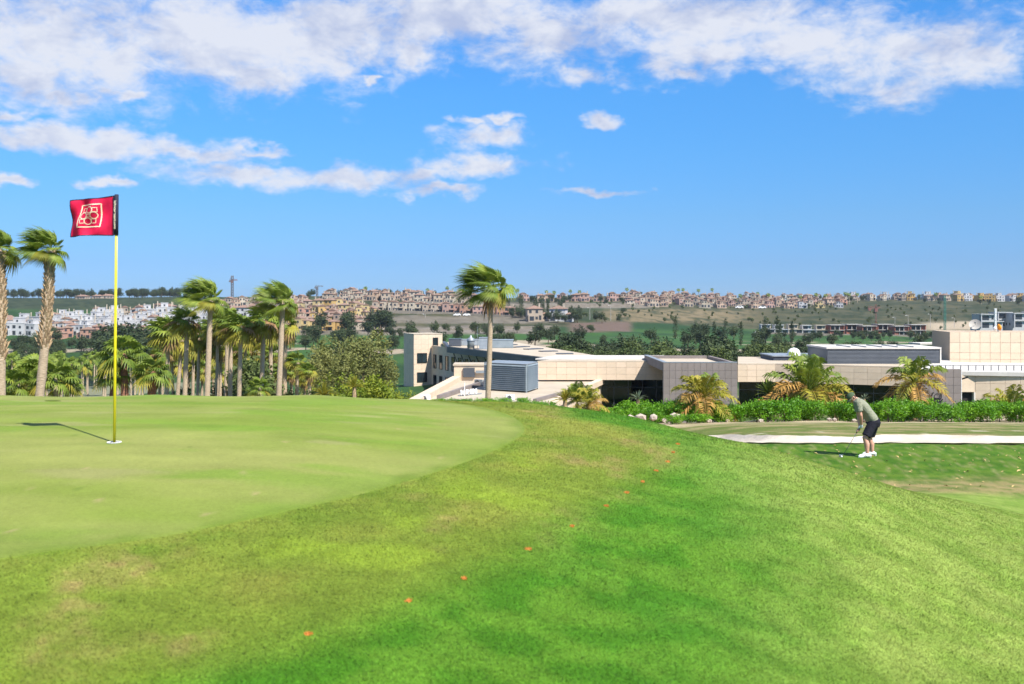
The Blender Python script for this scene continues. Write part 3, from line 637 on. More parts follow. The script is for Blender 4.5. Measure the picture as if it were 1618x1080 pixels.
for i, (px, py, d, sz) in enumerate([(30,606,46,42),(58,588,47,44),(88,596,46,46),(106,607,47,32),(10,612,48,38),(410,612,74,26)]):
    palm_px('fan_palm', 'stemless bushy fan palm at the foot of the two rough trunked palms' if px < 200 else 'small leafy fan palm at the foot of the grove', 'bushy fan palms at the foot of the rough trunked pair' if px < 200 else None, px, px, py, d, 'short', i % 3, sz, 8)
# palms round the lake
rng = random.Random(5)
for i in range(46):
    px = rng.uniform(-20, 232); d = rng.uniform(195, 285); b_ = G(px, d); h = rng.uniform(6.5, 10)
    if 160 < px < 240 and d > 240: d = rng.uniform(200, 240); b_ = G(px, d)
    palm('fan_palm', 'slender dark fan palm among the palms by the lake', 'fan palms growing by the lake', b_, b_+Vector((rng.uniform(-.3,.3),0,h)), .2, .15, 'tiny', i % 2, 2.1, rng)

# feather palms by the clubhouse hedge
def bush_palm(label, px, py_heart, d, size_px, v, mix, nf, trunk_px, elev_lo, wind=.1, droop=.9, npair=26):
    b = G(px, d); t = P(px, py_heart, d); pm = d/F; rg = random.Random(int(px))
    root = empty('feather_palm', b, 0, label, 'palm tree')
    me, _, _ = trunk_mesh('trunk', (0,0,-.15), t-b, trunk_px*pm/2, trunk_px*pm/2*.85, trunk_rough, rg, rough=.1); obj('trunk', me, root)
    for m_ in feather_crown(('feather',v), 90+v, nf, wind, mix, elev_lo=elev_lo, droop=droop, npair=npair):
        obj('frond', m_, root, t-b, (0,0,0), (size_px*pm/1.6,)*3)
    return root
bush_palm('low yellow arching feather palm before the grey stone wall', 1110, 630, 47, 66, 0, yellow_mix, 22, 20, -.15, .05, 1.05)
bush_palm('tall green feather palm with orange dead lower fronds beside the golfer', 1277, 618, 50, 84, 1, queen_mix, 20, 15, -.1, .12, .75)
bush_palm('feather palm with clear stem and orange hanging fronds before the grey emblem wall', 1445, 604, 50, 66, 2, half_mix, 17, 10, -.35, .05, 1.05)
bush_palm('sparse yellow feather palm before the beige wall by the doorway', 1597, 648, 50, 62, 3, half_mix, 11, 8, .0, .1, .9)
bush_palm('orange and green feathery palm clump where the hedge meets the green', 930, 640, 45, 46, 4, yellow_mix, 18, 10, -.3, .15, 1.0)
bush_palm('upright green feathery palm next to the orange clump', 912, 636, 46, 42, 5, lambda s, r: leaf_green, 13, 8, .7, .1, .4)
# low bushy fan palms behind the hedge
def rosette(name, label, px, py_base, d, size_px, mtl, seed, n=40, group=None, flat=.1):
    rg = random.Random(seed); b = P(px, py_base, d); b.z = tz(b.x, b.y); pm = d/F; L_ = size_px*pm; top = P(px, py_base, d).z - b.z
    root = empty(name, b, 0, label, 'shrub', group)
    mb = MB(); mb.tube([(0,0,-.1),(0,0,top)], [L_*.16, L_*.13], 7); mb.build('stem', trunk_rough, root)
    for i in range(n):
        a = i*2.39996; e = rg.uniform(flat, 1.45); l = L_*rg.uniform(.75,1.05); dr = Vector((math.cos(a)*math.cos(e), math.sin(a)*math.cos(e), math.sin(e)))
        ac = dr.cross(UP).normalized()*(l*.055); p0 = Vector((0,0,top)); m_ = p0+dr*l*.5; tip = p0+dr*l-UP*(l*.22*math.cos(e))
        q = MB(); q.add([p0-ac*.7, p0+ac*.7, m_+ac, tip, m_-ac, m_-UP*l*.03], [(0,1,2,5),(0,5,4),(5,2,3),(4,5,3)]); q.build('leaf', mtl, root)
    return root
rosette('fan_palm_bush', 'olive green spiky palm bush beside the tall green feather palm', 1214, 622, 51, 30, leaf_green, 3, 60)
rosette('fan_palm_bush', 'shaggy olive palm bush under the orange dead frond', 1320, 634, 51, 28, leaf_green, 4, 55)
rosette('fan_palm_bush', 'olive spiky palm bush between tall feather palm and grey wall end', 1240, 626, 52, 28, leaf_yellow, 5, 45)
rosette('yucca', 'pale spiky yucca before the dark clubhouse glass', 1418, 634, 51, 16, leaf_blue, 6, 40)
rosette('yucca', 'small pale spiky yucca behind the golfer, seen over his back', 1366, 630, 53, 12, leaf_blue, 7, 30)
rosette('yucca', 'dry grey yucca before the dark glass left of the grey block', 1008, 630, 52, 18, leaf_blue, 8, 40)
rosette('grass_clump', 'tall dry ornamental grass clump beside the feathery palms', 893, 632, 45, 26, leaf_yellow, 9, 60)
rosette('yucca', 'pale blue yucca at the end of the hedge beside the sparse palm', 1614, 640, 52, 20, leaf_blue, 10, 30)

# broadleaf crowns from many leaf faces
def leaf_cloud(rng, lobes, n, size, flat=0.75):
    """lobes: (centre, radii, weight). Leaves sit mostly near the lobe surface, in small clumps."""
    V = []; Fc = []; w = np.array([l[2] for l in lobes]); w = w/w.sum(); ncl = max(1, n//9)
    for i in range(ncl):
        c, r, _ = lobes[rng.choice(len(lobes), p=w)]
        dv = rng.normal(size=3); dv /= np.linalg.norm(dv); rad = rng.uniform(.55, 1.05)**.6
        cc = np.array(c)+dv*np.array(r)*rad
        for j in range(9):
            p = cc+rng.normal(size=3)*size*1.15; a = rng.normal(size=3); a[2] *= flat; a /= np.linalg.norm(a)
            nn = dv*.8+rng.normal(size=3)*.7+np.array([0,0,.4]); b = np.cross(nn, a); b /= np.linalg.norm(b)+1e-9
            s = size*rng.uniform(.6,1.25); o = len(V)
            V += [p-a*s, p+b*s*.5, p+a*s, p-b*s*.5]; Fc.append((o,o+1,o+2,o+3))
    return V, Fc
def tree_proto(name, seed, h, lobes, n, size, m, trunk_r=.22, limbs=5, trunk_h=.5):
    rng = np.random.default_rng(seed); V, Fc = leaf_cloud(rng, lobes, n, size)
    cm = mesh_from('crown', V, Fc, m)
    mb = MB(); top = np.array(lobes[0][0]); mb.tube([(0,0,-.3),(0.05*h*.3,0,h*trunk_h*.5),(top[0]*.6,top[1]*.6,h*trunk_h)], [trunk_r*1.25,trunk_r,trunk_r*.75], 7)
    for i in range(min(limbs, len(lobes))):
        c = lobes[i][0]; s = Vector((top[0]*.4, top[1]*.4, h*trunk_h*.72)); e = Vector(c); mb.tube([s, s.lerp(e,.5)+Vector((0,0,.06*h)), e], [trunk_r*.6,trunk_r*.35,trunk_r*.12], 5)
    tm = mb.mesh('trunk', bark, True); return cm, tm
def place_tree(proto, name, label, group, loc, s, rz, cat='tree', sz=None):
    root = empty(name, loc, rz, label, cat, group); root.scale = (s, s, sz or s)
    obj('trunk', proto[1], root); obj('crown', proto[0], root); return root
def rand_lobes(seed, h, w, k, lo=.35, squash=.8):
    r = np.random.default_rng(seed); L_ = [((0,0,h*.72),(w*.62,w*.62,h*.26),1.3)]
    for i in range(k):
        a = r.uniform(0,6.28); q = w*r.uniform(.25,.7); z = h*r.uniform(lo,.86); s = w*r.uniform(.3,.5)
        L_.append(((q*math.cos(a), q*math.sin(a), z),(s,s,s*squash),r.uniform(.5,1)))
    return L_
fol_dark  = mat('foliage_dark', (0.030,0.050,0.020), (0.060,0.085,0.030), 1.2, .7, transl=.15, vary=.3)
fol_mid   = mat('foliage_mid', (0.060,0.092,0.024), (0.10,0.13,0.036), 1.2, .7, transl=.2, vary=.25)
fol_olive = mat('foliage_olive', (0.13,0.15,0.035), (0.21,0.215,0.065), .8, .7, transl=.25, vary=.15)
fol_hedge = mat('foliage_hedge', (0.068,0.215,0.004), (0.18,0.37,0.012), 1.4, .5, transl=.3, vary=.12, spec=.4)
fol_bush  = mat('foliage_bush', (0.12,0.19,0.012), (0.27,0.29,0.022), .9, .6, transl=.3, vary=.1)
TR = {'round': [tree_proto('t', 100+i, 8, rand_lobes(200+i, 8, 3.6, 7), 1500, .34, fol_dark) for i in range(3)],
      'mid':   [tree_proto('t', 110+i, 8, rand_lobes(210+i, 8, 3.2, 8), 1700, .32, fol_mid) for i in range(3)],
      'olive': [tree_proto('t', 120+i, 8, rand_lobes(220+i, 8, 2.5, 12, .2, 1.3), 3600, .17, fol_olive, .16) for i in range(3)],
      'cypress': [tree_proto('t', 130, 9, [((0,0,4.6),(.75,.75,4.3),1),((0,0,2.6),(.85,.85,2.4),.6),((0,0,7),(.45,.45,2),.4)], 900, .22, fol_dark, .12, 1, .3)],
      'shrub': [tree_proto('t', 140+i, 2, rand_lobes(240+i, 2, 1.5, 8, .2), 1600, .13, fol_mid, .05) for i in range(2)],
      'bush':  [tree_proto('t', 150+i, 4, rand_lobes(250+i, 4, 3.0, 11, .2), 4200, .13, fol_bush, .08) for i in range(2)]}
rg = random.Random(21)
def scatter(kind, name, label, group, n, pxr, dr, hr, base_h, cat='tree', ok=None):
    k = 0; tries = 0
    while k < n and tries < n*20:
        tries += 1; px = rg.uniform(*pxr); d = rg.uniform(*dr)
        if ok and not ok(px, d): continue
        g = G(px, d); s = rg.uniform(*hr)/base_h
        place_tree(rg.choice(TR[kind]), name, label, group, g, s*rg.uniform(.9,1.15), rg.uniform(0,6.28), cat, s); k += 1
# olive green trees and bushes at the back of the green
for i, (px, d, h, k) in enumerate([(506,112,7.4,0),(524,118,8.6,1),(552,122,8.2,2),(575,116,8.0,0),(597,128,9.2,1),(612,124,5.5,2),(496,104,6.0,1),(545,104,6.5,2)]):
    place_tree(TR['olive'][k], 'olive_green_tree', 'tall wispy olive green tree between palm grove and hotel tower', 'wispy olive green trees beside the hotel tower', G(px,d), h/8, i*1.3)
for i, (px, d, h, lab) in enumerate([(590,76,3.9,'big rounded yellow green bush beside the hotel tower'),(560,74,4.0,'rounded leafy bush at the back of the green below the olive trees'),(628,78,2.9,'rounded yellow green bush touching the sloping roof edge')]):
    place_tree(TR['bush'][i % 2], 'rounded_bush', lab, None, G(px,d), h/4, i*2.1, 'bush')
for i, (px, d, h) in enumerate([(395,90,5.5),(420,92,5.0),(525,78,3.0),(505,80,3.0),(385,88,4.2),(445,92,3.2),(350,100,3.5),(280,104,3.2)]):
    place_tree(TR['mid'][i % 3], 'leafy_bush', 'leafy green bush filling the gaps between the grove palms', 'leafy bushes among the grove palms', G(px,d), h/8, i*1.7, 'bush', h/7)
rosette('grass_clump', 'arching yellow green grass clump at the edge of the green', 512, 624, 60, 26, leaf_yellow, 12, 60)
rosette('grass_clump', 'drooping reed clump in front of the rounded bushes', 560, 612, 66, 24, leaf_yellow, 13, 50)
# dark trees behind the clubhouse
scatter('round', 'dark_tree', 'dark broad tree in the belt of trees behind the clubhouse', 'trees in the belt behind the clubhouse', 24, (865,1140), (165,240), (4.5,8.0), 8)
scatter('round', 'dark_tree', 'low dark tree beyond the grey entrance block', 'low trees beyond the grey entrance block', 16, (1130,1310), (170,260), (3.8,5.5), 8)
scatter('mid', 'green_tree', 'lighter green tree in the belt of trees behind the clubhouse', 'lighter trees in the belt behind the clubhouse', 46, (865,1250), (145,215), (3.2,6.6), 8)
scatter('round', 'dark_tree', 'dark tree beyond the grey louvred roof box', 'trees beyond the louvred roof box', 20, (1190,1500), (230,360), (3.5,6), 8)
# valley
scatter('round', 'valley_tree', 'round dark tree on the valley fairways below the white houses', 'trees on the fairways below the white houses', 85, (-30,300), (340,490), (4.5,7.5), 8)
scatter('round', 'valley_tree', 'tall dark tree in the dense clump behind the flagstick', 'tall trees in the dense clump beyond the flagstick', 14, (150,262), (320,390), (12,16), 8)
scatter('mid', 'valley_shrub', 'dark shrub on the valley slope below the fairways', 'shrubs on the slope by the lake', 30, (0,190), (300,380), (3,5), 8)
scatter('round', 'valley_tree', 'dark tree beside the fairway below the ochre village', 'trees below the ochre village', 26, (440,680), (330,480), (4,8), 8)
scatter('round', 'valley_tree', 'large dark tree in front of the lowest ochre houses', 'large trees before the ochre village', 8, (488,615), (495,515), (9,12), 8)
scatter('round', 'fairway_tree', 'round dark tree standing on the open fairway beyond the clubhouse', 'trees on the open fairway beyond the clubhouse', 36, (640,1300), (330,480), (4,7), 8)
scatter('cypress', 'cypress', 'slim dark cypress on the fairway', 'cypresses on the fairways', 9, (1050,1290), (360,450), (9,12), 9)
scatter('cypress', 'cypress', 'slim dark cypress by the pale hillside villas', 'cypresses by the hillside villas', 14, (800,890), (640,700), (8,12), 9)
scatter('round', 'hillside_tree', 'dark tree near the pale hillside villas', 'trees near the hillside villas', 22, (800,1000), (560,660), (5,8), 8)
scatter('round', 'garden_tree', 'dark tree along the row of villas on the right slope', 'trees along the right slope villas', 34, (1200,1500), (430,505), (3,4.6), 8)
scatter('mid', 'scrub_bush', 'low scrub bush on the dry hillside', 'scrub bushes on the dry hillside', 190, (920,1640), (590,900), (1.3,3.4), 8, 'bush')
scatter('round', 'ridge_tree', 'dark tree on the wooded ridge above the white houses', 'trees along the wooded ridge', 150, (-30,340), (1010,1140), (6,11), 8)
scatter('round', 'ridge_tree', 'dark tree between the houses on the ridge', 'trees between the ridge houses', 46, (480,1010), (780,960), (4,7), 8)
scatter('round', 'ridge_tree', 'dark tree among the houses of the far right ridge', 'trees among the far ridge houses', 44, (1010,1640), (880,1100), (4,7), 8)
for i in range(26):
    px = rg.uniform(560,1618); g = G(px, rg.uniform(900,1060)); h = rg.uniform(7,10)
    palm('fan_palm', 'thin far palm rising above the ridge houses', 'palms on the ridge', g, g+Vector((0,0,h)), .25, .2, 'tiny', i % 2, 2.6, rg)

# hedge
HED = [tree_proto('t', 160+i, 1.3, rand_lobes(260+i, 1.3, 1.25, 9, .25, .7), 1900, .075, fol_hedge, .04, 3) for i in range(4)]
for i in range(32):
    px = 872+i*24.5+rg.uniform(-8,8); d = 47+rg.uniform(-.8,.8)
    if px < 960: d = 43.5+(px-872)/88*3.5
    h = 0.88+rg.uniform(-.10,.12)
    if px < 1040: h = 0.62
    place_tree(HED[i % 4], 'hedge_shrub', 'bright green leafy shrub of the hedge before the clubhouse', 'hedge shrubs before the clubhouse', G(px,d), h/1.3, rg.uniform(0,6.28), 'hedge', h/1.3*rg.uniform(.9,1.1))
for i in range(26):
    px = 880+i*29+rg.uniform(-8,8); h = 0.98+rg.uniform(-.12,.1)
    place_tree(HED[(i+1) % 4], 'hedge_shrub', 'bright green leafy shrub of the hedge before the clubhouse', 'hedge shrubs before the clubhouse', G(px,48.8 if px > 960 else 46), h/1.3, rg.uniform(0,6.28), 'hedge', h/1.3*rg.uniform(.85,1.05))
for i, px in enumerate([1085,1105,1062]):
    place_tree(HED[i], 'ground_cover', 'small green tuft creeping out from the hedge over bare earth', 'green tufts in front of the hedge', G(px,44.2), .45, i, 'shrub', .3)
for i, (px, d) in enumerate([(716,60),(762,60),(778,60),(800,58),(840,55),(852,52),(866,48),(690,62),(735,61),(825,57)]):
    place_tree(HED[i % 4], 'ground_cover', 'low weedy green growth behind the crest of the green', 'weeds behind the crest of the green', Vector(((px-CX)/F*d, d, (HY-(634 if px < 830 else 640))/F*d-.35)), .5, i, 'shrub', .4)
# pale stones under the hedge
stone_m = mat('pale_stone', (0.50,0.42,0.34), (0.33,0.27,0.22), 5, .9, .8)
sw = empty('stone_border', G(1010,45.6), 0, 'low border of pale rough stones at the foot of the hedge', 'stones'); g0 = sw.location.copy()
for i in range(36):
    px = rg.uniform(965,1075) if i < 26 else rg.uniform(1080,1420); g = G(px, 45.4+rg.uniform(-.5,.5)); r = np.random.default_rng(i)
    bm = bmesh.new(); bmesh.ops.create_icosphere(bm, subdivisions=1, radius=rg.uniform(.14,.30) if i < 26 else .13)
    for v_ in bm.verts: v_.co *= r.uniform(.75,1.2); v_.co.z *= .75
    me = bpy.data.meshes.new('stone'); bm.to_mesh(me); bm.free(); me.materials.append(stone_m); obj('stone', me, sw, g-g0+Vector((0,0,.08+(.22 if i % 2 and i < 26 else 0))))

# ---------------------------------------------------------------- clubhouse and hotel
stone_beige = mat('beige_stone_panel', (0.56,0.44,0.32), (0.64,0.51,0.38), .8, .8, .15, 20, vary=.05)
stone_edge  = mat('beige_joint', (0.42,0.33,0.24), None, rough=.9)
stone_grey  = mat('grey_stone_panel', (0.175,0.148,0.135), (0.215,0.185,0.17), .9, .75, .15, 20, vary=.06)
grey_joint  = mat('grey_joint', (0.14,0.12,0.112), None, rough=.9)
roof_sheet  = mat('pale_roof_sheet', (0.46,0.39,0.30), (0.38,0.32,0.245), .35, .9, .2, 3)
roof_white  = mat('white_roof_edge', (0.58,0.55,0.50), (0.48,0.45,0.41), .6, .8)
metal_dark  = mat('dark_grey_metal', (0.075,0.085,0.10), (0.10,0.11,0.125), .5, .45, metal=.3)
metal_slate = mat('slate_blue_louvre', (0.038,0.048,0.066), (0.052,0.063,0.082), .8, .6, metal=.1)
metal_mid   = mat('galvanised_metal', (0.26,0.29,0.31), (0.34,0.37,0.39), 1.5, .45, metal=.4)
louvre_mid  = mat('grey_green_louvre', (0.20,0.24,0.26), (0.26,0.30,0.32), 1.0, .5, metal=.2)
white_paint = mat('white_paint', (0.78,0.78,0.77), (0.68,0.67,0.65), 2.0, .6)
black_metal = mat('black_metal', (0.015,0.015,0.017), None, rough=.5)
glass_dark  = mat('dark_window_glass', (0.012,0.02,0.024), (0.02,0.035,0.04), .5, .06, spec=.6)
orange_p    = mat('orange_plastic', (0.75,0.28,0.02), None, rough=.5)
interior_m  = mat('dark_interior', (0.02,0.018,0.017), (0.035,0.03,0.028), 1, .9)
def V2(px, d): return Vector(((px-CX)/F*d, d, 0))
def Z(py, d): return (HY-py)/F*d
def wall(parent, p0, p1, z0, z1, t, m, name='wall'):
    """wall whose outer face runs from p0 to p1 (left to right seen from outside)"""
    p0 = Vector((p0[0],p0[1],0)); p1 = Vector((p1[0],p1[1],0)); u = (p1-p0).normalized(); n = Vector((u.y,-u.x,0))
    q = [p0, p1, p1-n*t, p0-n*t]; mb = MB(); mb.prism([(v.x,v.y) for v in q], z0, z1); return mb.build(name, m, parent)
def panels(parent, p0, p1, z0, z1, nc, nr, m, gap=.02, proud=.03, name='panel', rows=None):
    p0 = Vector((p0[0],p0[1],0)); p1 = Vector((p1[0],p1[1],0)); L_ = (p1-p0).length; u = (p1-p0)/L_; n = Vector((u.y,-u.x,0)); ang = math.atan2(u.y,u.x)
    ws = L_/nc; hs = rows or [(z1-z0)/nr]*nr; z = z0; cache = {}
    for h in hs:
        k = round(h,3)
        if k not in cache:
            mb = MB(); mb.box(gap/2, ws-gap/2, -proud, .002, gap/2, h-gap/2); cache[k] = mb.mesh(name, m)
        for c in range(nc):
            o = obj(name, cache[k], parent, p0+u*(ws*c)+Vector((0,0,z)), (0,0,ang))
        z += h
def window(parent, p0, p1, s0, s1, z0, z1, frame=metal_dark, mull=1, depth=.06):
    """framed dark pane on a wall line, from s0 to s1 metres along it"""
    p0 = Vector((p0[0],p0[1],0)); p1 = Vector((p1[0],p1[1],0)); u = (p1-p0).normalized(); ang = math.atan2(u.y,u.x)
    w = s1-s0; mb = MB(); f = .07
    mb.box(0,w,-depth,.0,z0,z0+f); mb.box(0,w,-depth,.0,z1-f,z1); mb.box(0,f,-depth,.0,z0+f,z1-f); mb.box(w-f,w,-depth,.0,z0+f,z1-f)
    for k in range(mull): x = w*(k+1)/(mull+1); mb.box(x-f/2,x+f/2,-depth,0,z0+f,z1-f)
    o = mb.build('window', frame, parent, loc=p0+u*s0, rot=(0,0,ang))
    g = MB(); g.box(f,w-f,-depth*.5,-.004,z0+f,z1-f); g.build('pane', glass_dark, o); return o
def louvres(mb, p0, p1, z0, z1, n, out=.07):
    p0 = Vector((p0[0],p0[1],0)); p1 = Vector((p1[0],p1[1],0)); u = (p1-p0).normalized(); nn = Vector((u.y,-u.x,0)); h = (z1-z0)/n
    for i in range(n):
        a = z0+h*i; b = a+h*.80
        v_ = [p0+Vector((0,0,b)), p1+Vector((0,0,b)), p1+nn*out+Vector((0,0,a)), p0+nn*out+Vector((0,0,a)), p0+Vector((0,0,a)), p1+Vector((0,0,a))]
        mb.add(v_, [(3,2,1,0),(4,5,2,3),(0,4,3),(1,2,5)])

# --- hotel wing with tower
ub = Vector((.40,-.9165,0)); vb = Vector((.9165,.40,0))
C = V2(654,165); hotel = empty('hotel_wing', (C.x,C.y,-14), 0, 'beige hotel wing with square corner tower and dark overhanging roof', 'building')
def inv(o, root): o.matrix_parent_inverse = Matrix.Translation(-root.location); return o
def adopt(root):
    """children were built in world coordinates: shift them under the root"""
    for ch in root.children: ch.location = Vector(ch.location)-root.location
Ct = -4.93
T0 = C-ub*5.5; T1 = C+vb*5.0; T2 = T1-ub*5.5
mb = MB(); mb.prism([(p.x,p.y) for p in (C,T1,T2,T0)], -15, Ct-.12); mb.build('tower', stone_edge, hotel)
mb = MB(); c4 = [C+(-vb+ub)*.08, T1+(vb+ub)*.08, T2+(vb-ub)*.08, T0+(-vb-ub)*.08]; mb.prism([(p.x,p.y) for p in c4], Ct-.118, Ct); mb.build('tower_coping', roof_sheet, hotel)
panels(hotel, C, T1, -15, Ct-.13, 4, 12, stone_beige); panels(hotel, T0, C, -15, Ct-.13, 4, 12, stone_beige)
for z0, z1 in ((-9.75,-8.15),(-12.95,-11.35)): window(hotel, C+ub*.03, T1+ub*.03, .55, 2.25, z0, z1, black_metal, 1, .12)
window(hotel, C+ub*.03, T1+ub*.03, 3.3, 4.2, -7.0, -5.6, black_metal, 0, .12)
S = C+vb*3.0+ub*.3; E = S+ub*46
wall(hotel, S, E, -15, -6.9, .5, stone_edge)
FS, FE = S, E
# facade looks to the left front: outward normal is -vb
panels(hotel, S-ub*.0, S+ub*46, -15, -6.92, 26, 7, stone_beige)
sgn = 1
for k in range(9):
    for z0, z1 in ((-10.6,-8.3),(-14.0,-11.7)): window(hotel, S-vb*.035, E-vb*.035, 1.2+k*2.9, 2.5+k*2.9, z0, z1, black_metal, 0, .1)
A = V2(706,141); B = V2(872,110); Cc = V2(1008,102.6); D = V2(800,163); T3 = V2(703,158)
mb = MB(); mb.prism([(p.x,p.y) for p in (A,B,Cc,D,T3)], -6.86, -6.05); mb.build('roof_fascia', metal_dark, hotel)
cen = (A+B+Cc+D)/4
mb = MB(); mb.prism([(p.x,p.y) for p in [q.lerp(cen,.035) for q in (A,B,Cc,D,T3)]], -6.2, -5.98); rf = mb.build('roof', roof_sheet, hotel)
for k in range(7):
    s = .10+k*.125; p = D.lerp(Cc, s).lerp(A.lerp(B, s), .22); q = p.lerp(A.lerp(B, s), .30)
    mb = MB(); mb.bar((p.x,p.y,-5.93),(q.x,q.y,-5.93),1.1,.12); mb.build('skylight', metal_dark, hotel)
for k in range(8):
    p = A.lerp(B, .03+k*.085); w_ = S+ub*(2.0+k*2.9+12.0)
    p2 = p+vb*.6; mb = MB(); mb.bar((p2.x,p2.y,-6.85),(p2.x+.9,p2.y+.5,-9.2),.10); mb.build('strut', black_metal, hotel)
for p, q, z in ((T1+vb*.1+ub*.4, A+vb*.3, -6.4),):
    mb = MB(); mb.bar((p.x,p.y,z),(q.x,q.y,z),.45,.35); mb.build('beam', metal_dark, hotel)
for k in range(1,3):
    p = (T1+vb*.5-vb*(1.6-k*.9)+ub*(.6+k*2.5)); mb = MB(); mb.bar((p.x,p.y,-6.4),(p.x+.55,p.y-.2,-10.6),.12); mb.build('strut', black_metal, hotel)
adopt(hotel)
def roof_box(name, label, px0, px1, py0, d, dep, zb, m, cat='roof unit', lid=None):
    a = V2(px0,d); b = V2(px1,d); zt = Z(py0,d); root = empty(name, (a.x,a.y,zb), 0, label, cat)
    mb = MB(); mb.box(0,b.x-a.x,0,dep,0,zt-zb-.06); mb.build('casing', m, root)
    mb = MB(); mb.box(-.05,b.x-a.x+.05,-.05,dep+.05,zt-zb-.058,zt-zb); mb.build('lid', lid or m, root)
    mb = MB(); louvres(mb, (0,-.004), (b.x-a.x,-.004), .12, zt-zb-.15, max(3,int((zt-zb)/.16)), .03); tag(mb.build('louvre', m, root), kind='stuff')
    return root
roof_box('roof_unit', 'dark grey plant box at the eave corner of the hotel roof', 709, 728, 535.5, 140.5, 3, -5.98, metal_dark)
roof_box('roof_unit', 'long pale grey duct housing behind the round steel tank', 728, 762, 536, 143, 2.5, -5.98, metal_mid)
roof_box('roof_unit', 'tall pale grey box unit beside the round steel tank', 757, 770, 533, 131, 2.2, -5.98, metal_mid)
roof_box('roof_unit', 'long grey plant housing behind the lone palm trunk', 771, 811, 537, 135, 4, -5.98, louvre_mid)
tk = V2(744,134); t_ = empty('steel_tank', (tk.x,tk.y,-5.98), 0, 'round galvanised tank with conical top on the hotel roof', 'tank')
mb = MB(); mb.lathe([(0,0),(.48,0),(.48,1.25),(.40,1.36),(.16,1.5),(.12,1.75),(0,1.8)], 18); mb.build('tank_body', metal_mid, t_, True)
mb = MB(); mb.lathe([(.50,.3),(.53,.3),(.53,.38),(.50,.38)], 18); mb.lathe([(.50,.95),(.53,.95),(.53,1.03),(.50,1.03)], 18); mb.build('band', metal_dark, t_)
mb = MB(); mb.tube([(.9,.1,0),(.9,.1,2.9)], [.03,.02], 5); mb.build('mast', metal_mid, t_)

# --- service annex with low roof in front
an = empty('service_annex', (0,88,-11), 0, 'low beige annex roof with sloping parapets behind the lone palm', 'building')
R = [V2(655,73), V2(742,106), V2(960,100), V2(868,73)]
mb = MB(); mb.prism([(p.x,p.y) for p in R], -12, -7.45); mb.build('wall', stone_beige, an)
mb = MB(); mb.prism([(p.x,p.y) for p in [q.lerp(sum(R,Vector())/4,.01) for q in R]], -7.44, -7.40); mb.build('roof', roof_sheet, an)
def parapet(a, b, z0, z1, t=.45, m=stone_beige, za=0):
    mb = MB(); mb.bar((a.x,a.y,(z0+z1)/2+za),(b.x,b.y,(z0+z1)/2),t,z1-z0); return mb.build('parapet', m, an)
parapet(R[0], R[1], -7.6, -6.95, .8); parapet(R[3], R[2], -7.7, -7.2, .6); 
parapet(V2(693,77), V2(765,92), -7.39, -7.05, .3, stone_grey); parapet(V2(845,75), V2(905,84), -7.39, -7.15, .3, stone_grey)
adopt(an)
lb = empty('louvred_box', (V2(832,83).x,83,-7.4), 0, 'grey louvred roof enclosure with horizontal slats behind the lone palm trunk', 'roof enclosure')
a0 = V2(766,85.6)-lb.location; a1 = Vector((0,0,0)); a2 = V2(849,86.6)-lb.location
for v_ in (a0,a1,a2): v_.z = 0
a3 = a0+a2-a1; zt = 2.33
mb = MB(); mb.prism([(p.x,p.y) for p in [q.lerp((a0+a1+a2+a3)/4,.03) for q in (a0,a1,a2,a3)]], .12, zt-.05); mb.build('frame', metal_dark, lb)
for nm, p, q in (('louvre_front',a0,a1),('louvre_side',a1,a2)):
    mb = MB(); louvres(mb, p, q, .15, zt, 13, .13); tag(mb.build(nm, louvre_mid, lb), kind='stuff')
mb = MB()
for p in (a0,a1,a2): mb.bar((p.x,p.y,0),(p.x,p.y,zt),.12)
mb.build('corner_post', louvre_mid, lb)
mb = MB(); mb.prism([(p.x,p.y) for p in [q.lerp((a0+a1+a2+a3)/4,-.02) for q in (a0,a1,a2,a3)]], zt, zt+.06); mb.build('cap', metal_mid, lb)
def ac_unit(label, px, d, zb, s, rz, m=white_paint):
    a = V2(px,d); root = empty('air_conditioner', (a.x,a.y,zb), rz, label, 'air conditioner')
    mb = MB(); mb.box(-.45*s,.45*s,-.18*s,.18*s,.05,.65*s); mb.build('casing', m, root)
    mb = MB(); mb.box(-.4*s,-.3*s,-.15*s,.15*s,0,.05); mb.box(.3*s,.4*s,-.15*s,.15*s,0,.05); mb.build('foot', black_metal, root)
    mb = MB(); n = 18; vs = [(-.12*s+.24*s*math.cos(6.283*i/n), -.186*s, .35*s+.24*s*math.sin(6.283*i/n)) for i in range(n)]; mb.add(vs, [tuple(range(n))]); g = mb.build('fan_grille', black_metal, root)
    mb = MB()
    for k in range(5): mb.add([(-.12*s+.24*s*r_*math.cos(a_), -.192*s, .35*s+.24*s*r_*math.sin(a_)) for a_, r_ in ((k*1.2566,.15),(k*1.2566+.5,.9),(k*1.2566+.9,.75))], [(0,1,2)])
    mb.build('fan_blade', metal_mid, g); return root
ac_unit('white air conditioning unit with round fan at the low end of the annex roof', 672, 75, -7.4, .85, .1)
ac_unit('grey fan unit on the annex roof beside the louvred box', 757, 90, -7.4, .9, -.5, metal_mid)
ac_unit('small white plant unit on the annex roof at the palm foot', 806, 76, -7.4, .75, .2)
mu = empty('plant_room', (V2(742,96).x,96,-7.4), 0, 'low beige plant housing with wall fans beside the louvred box', 'roof unit')
mb = MB(); mb.box(-1.5,2.2,0,3,0,1.45); mb.build('wall', stone_beige, mu); mb = MB(); mb.box(-1.6,2.3,-.1,3.1,1.452,1.6); mb.build('roof', roof_sheet, mu)
mb = MB(); mb.box(-.6,.5,-.22,-.005,.35,1.25); mb.build('fan_housing', metal_dark, mu); mb = MB(); mb.box(.6,2.6,-.3,-.1,.75,1.0); mb.build('duct', metal_mid, mu)
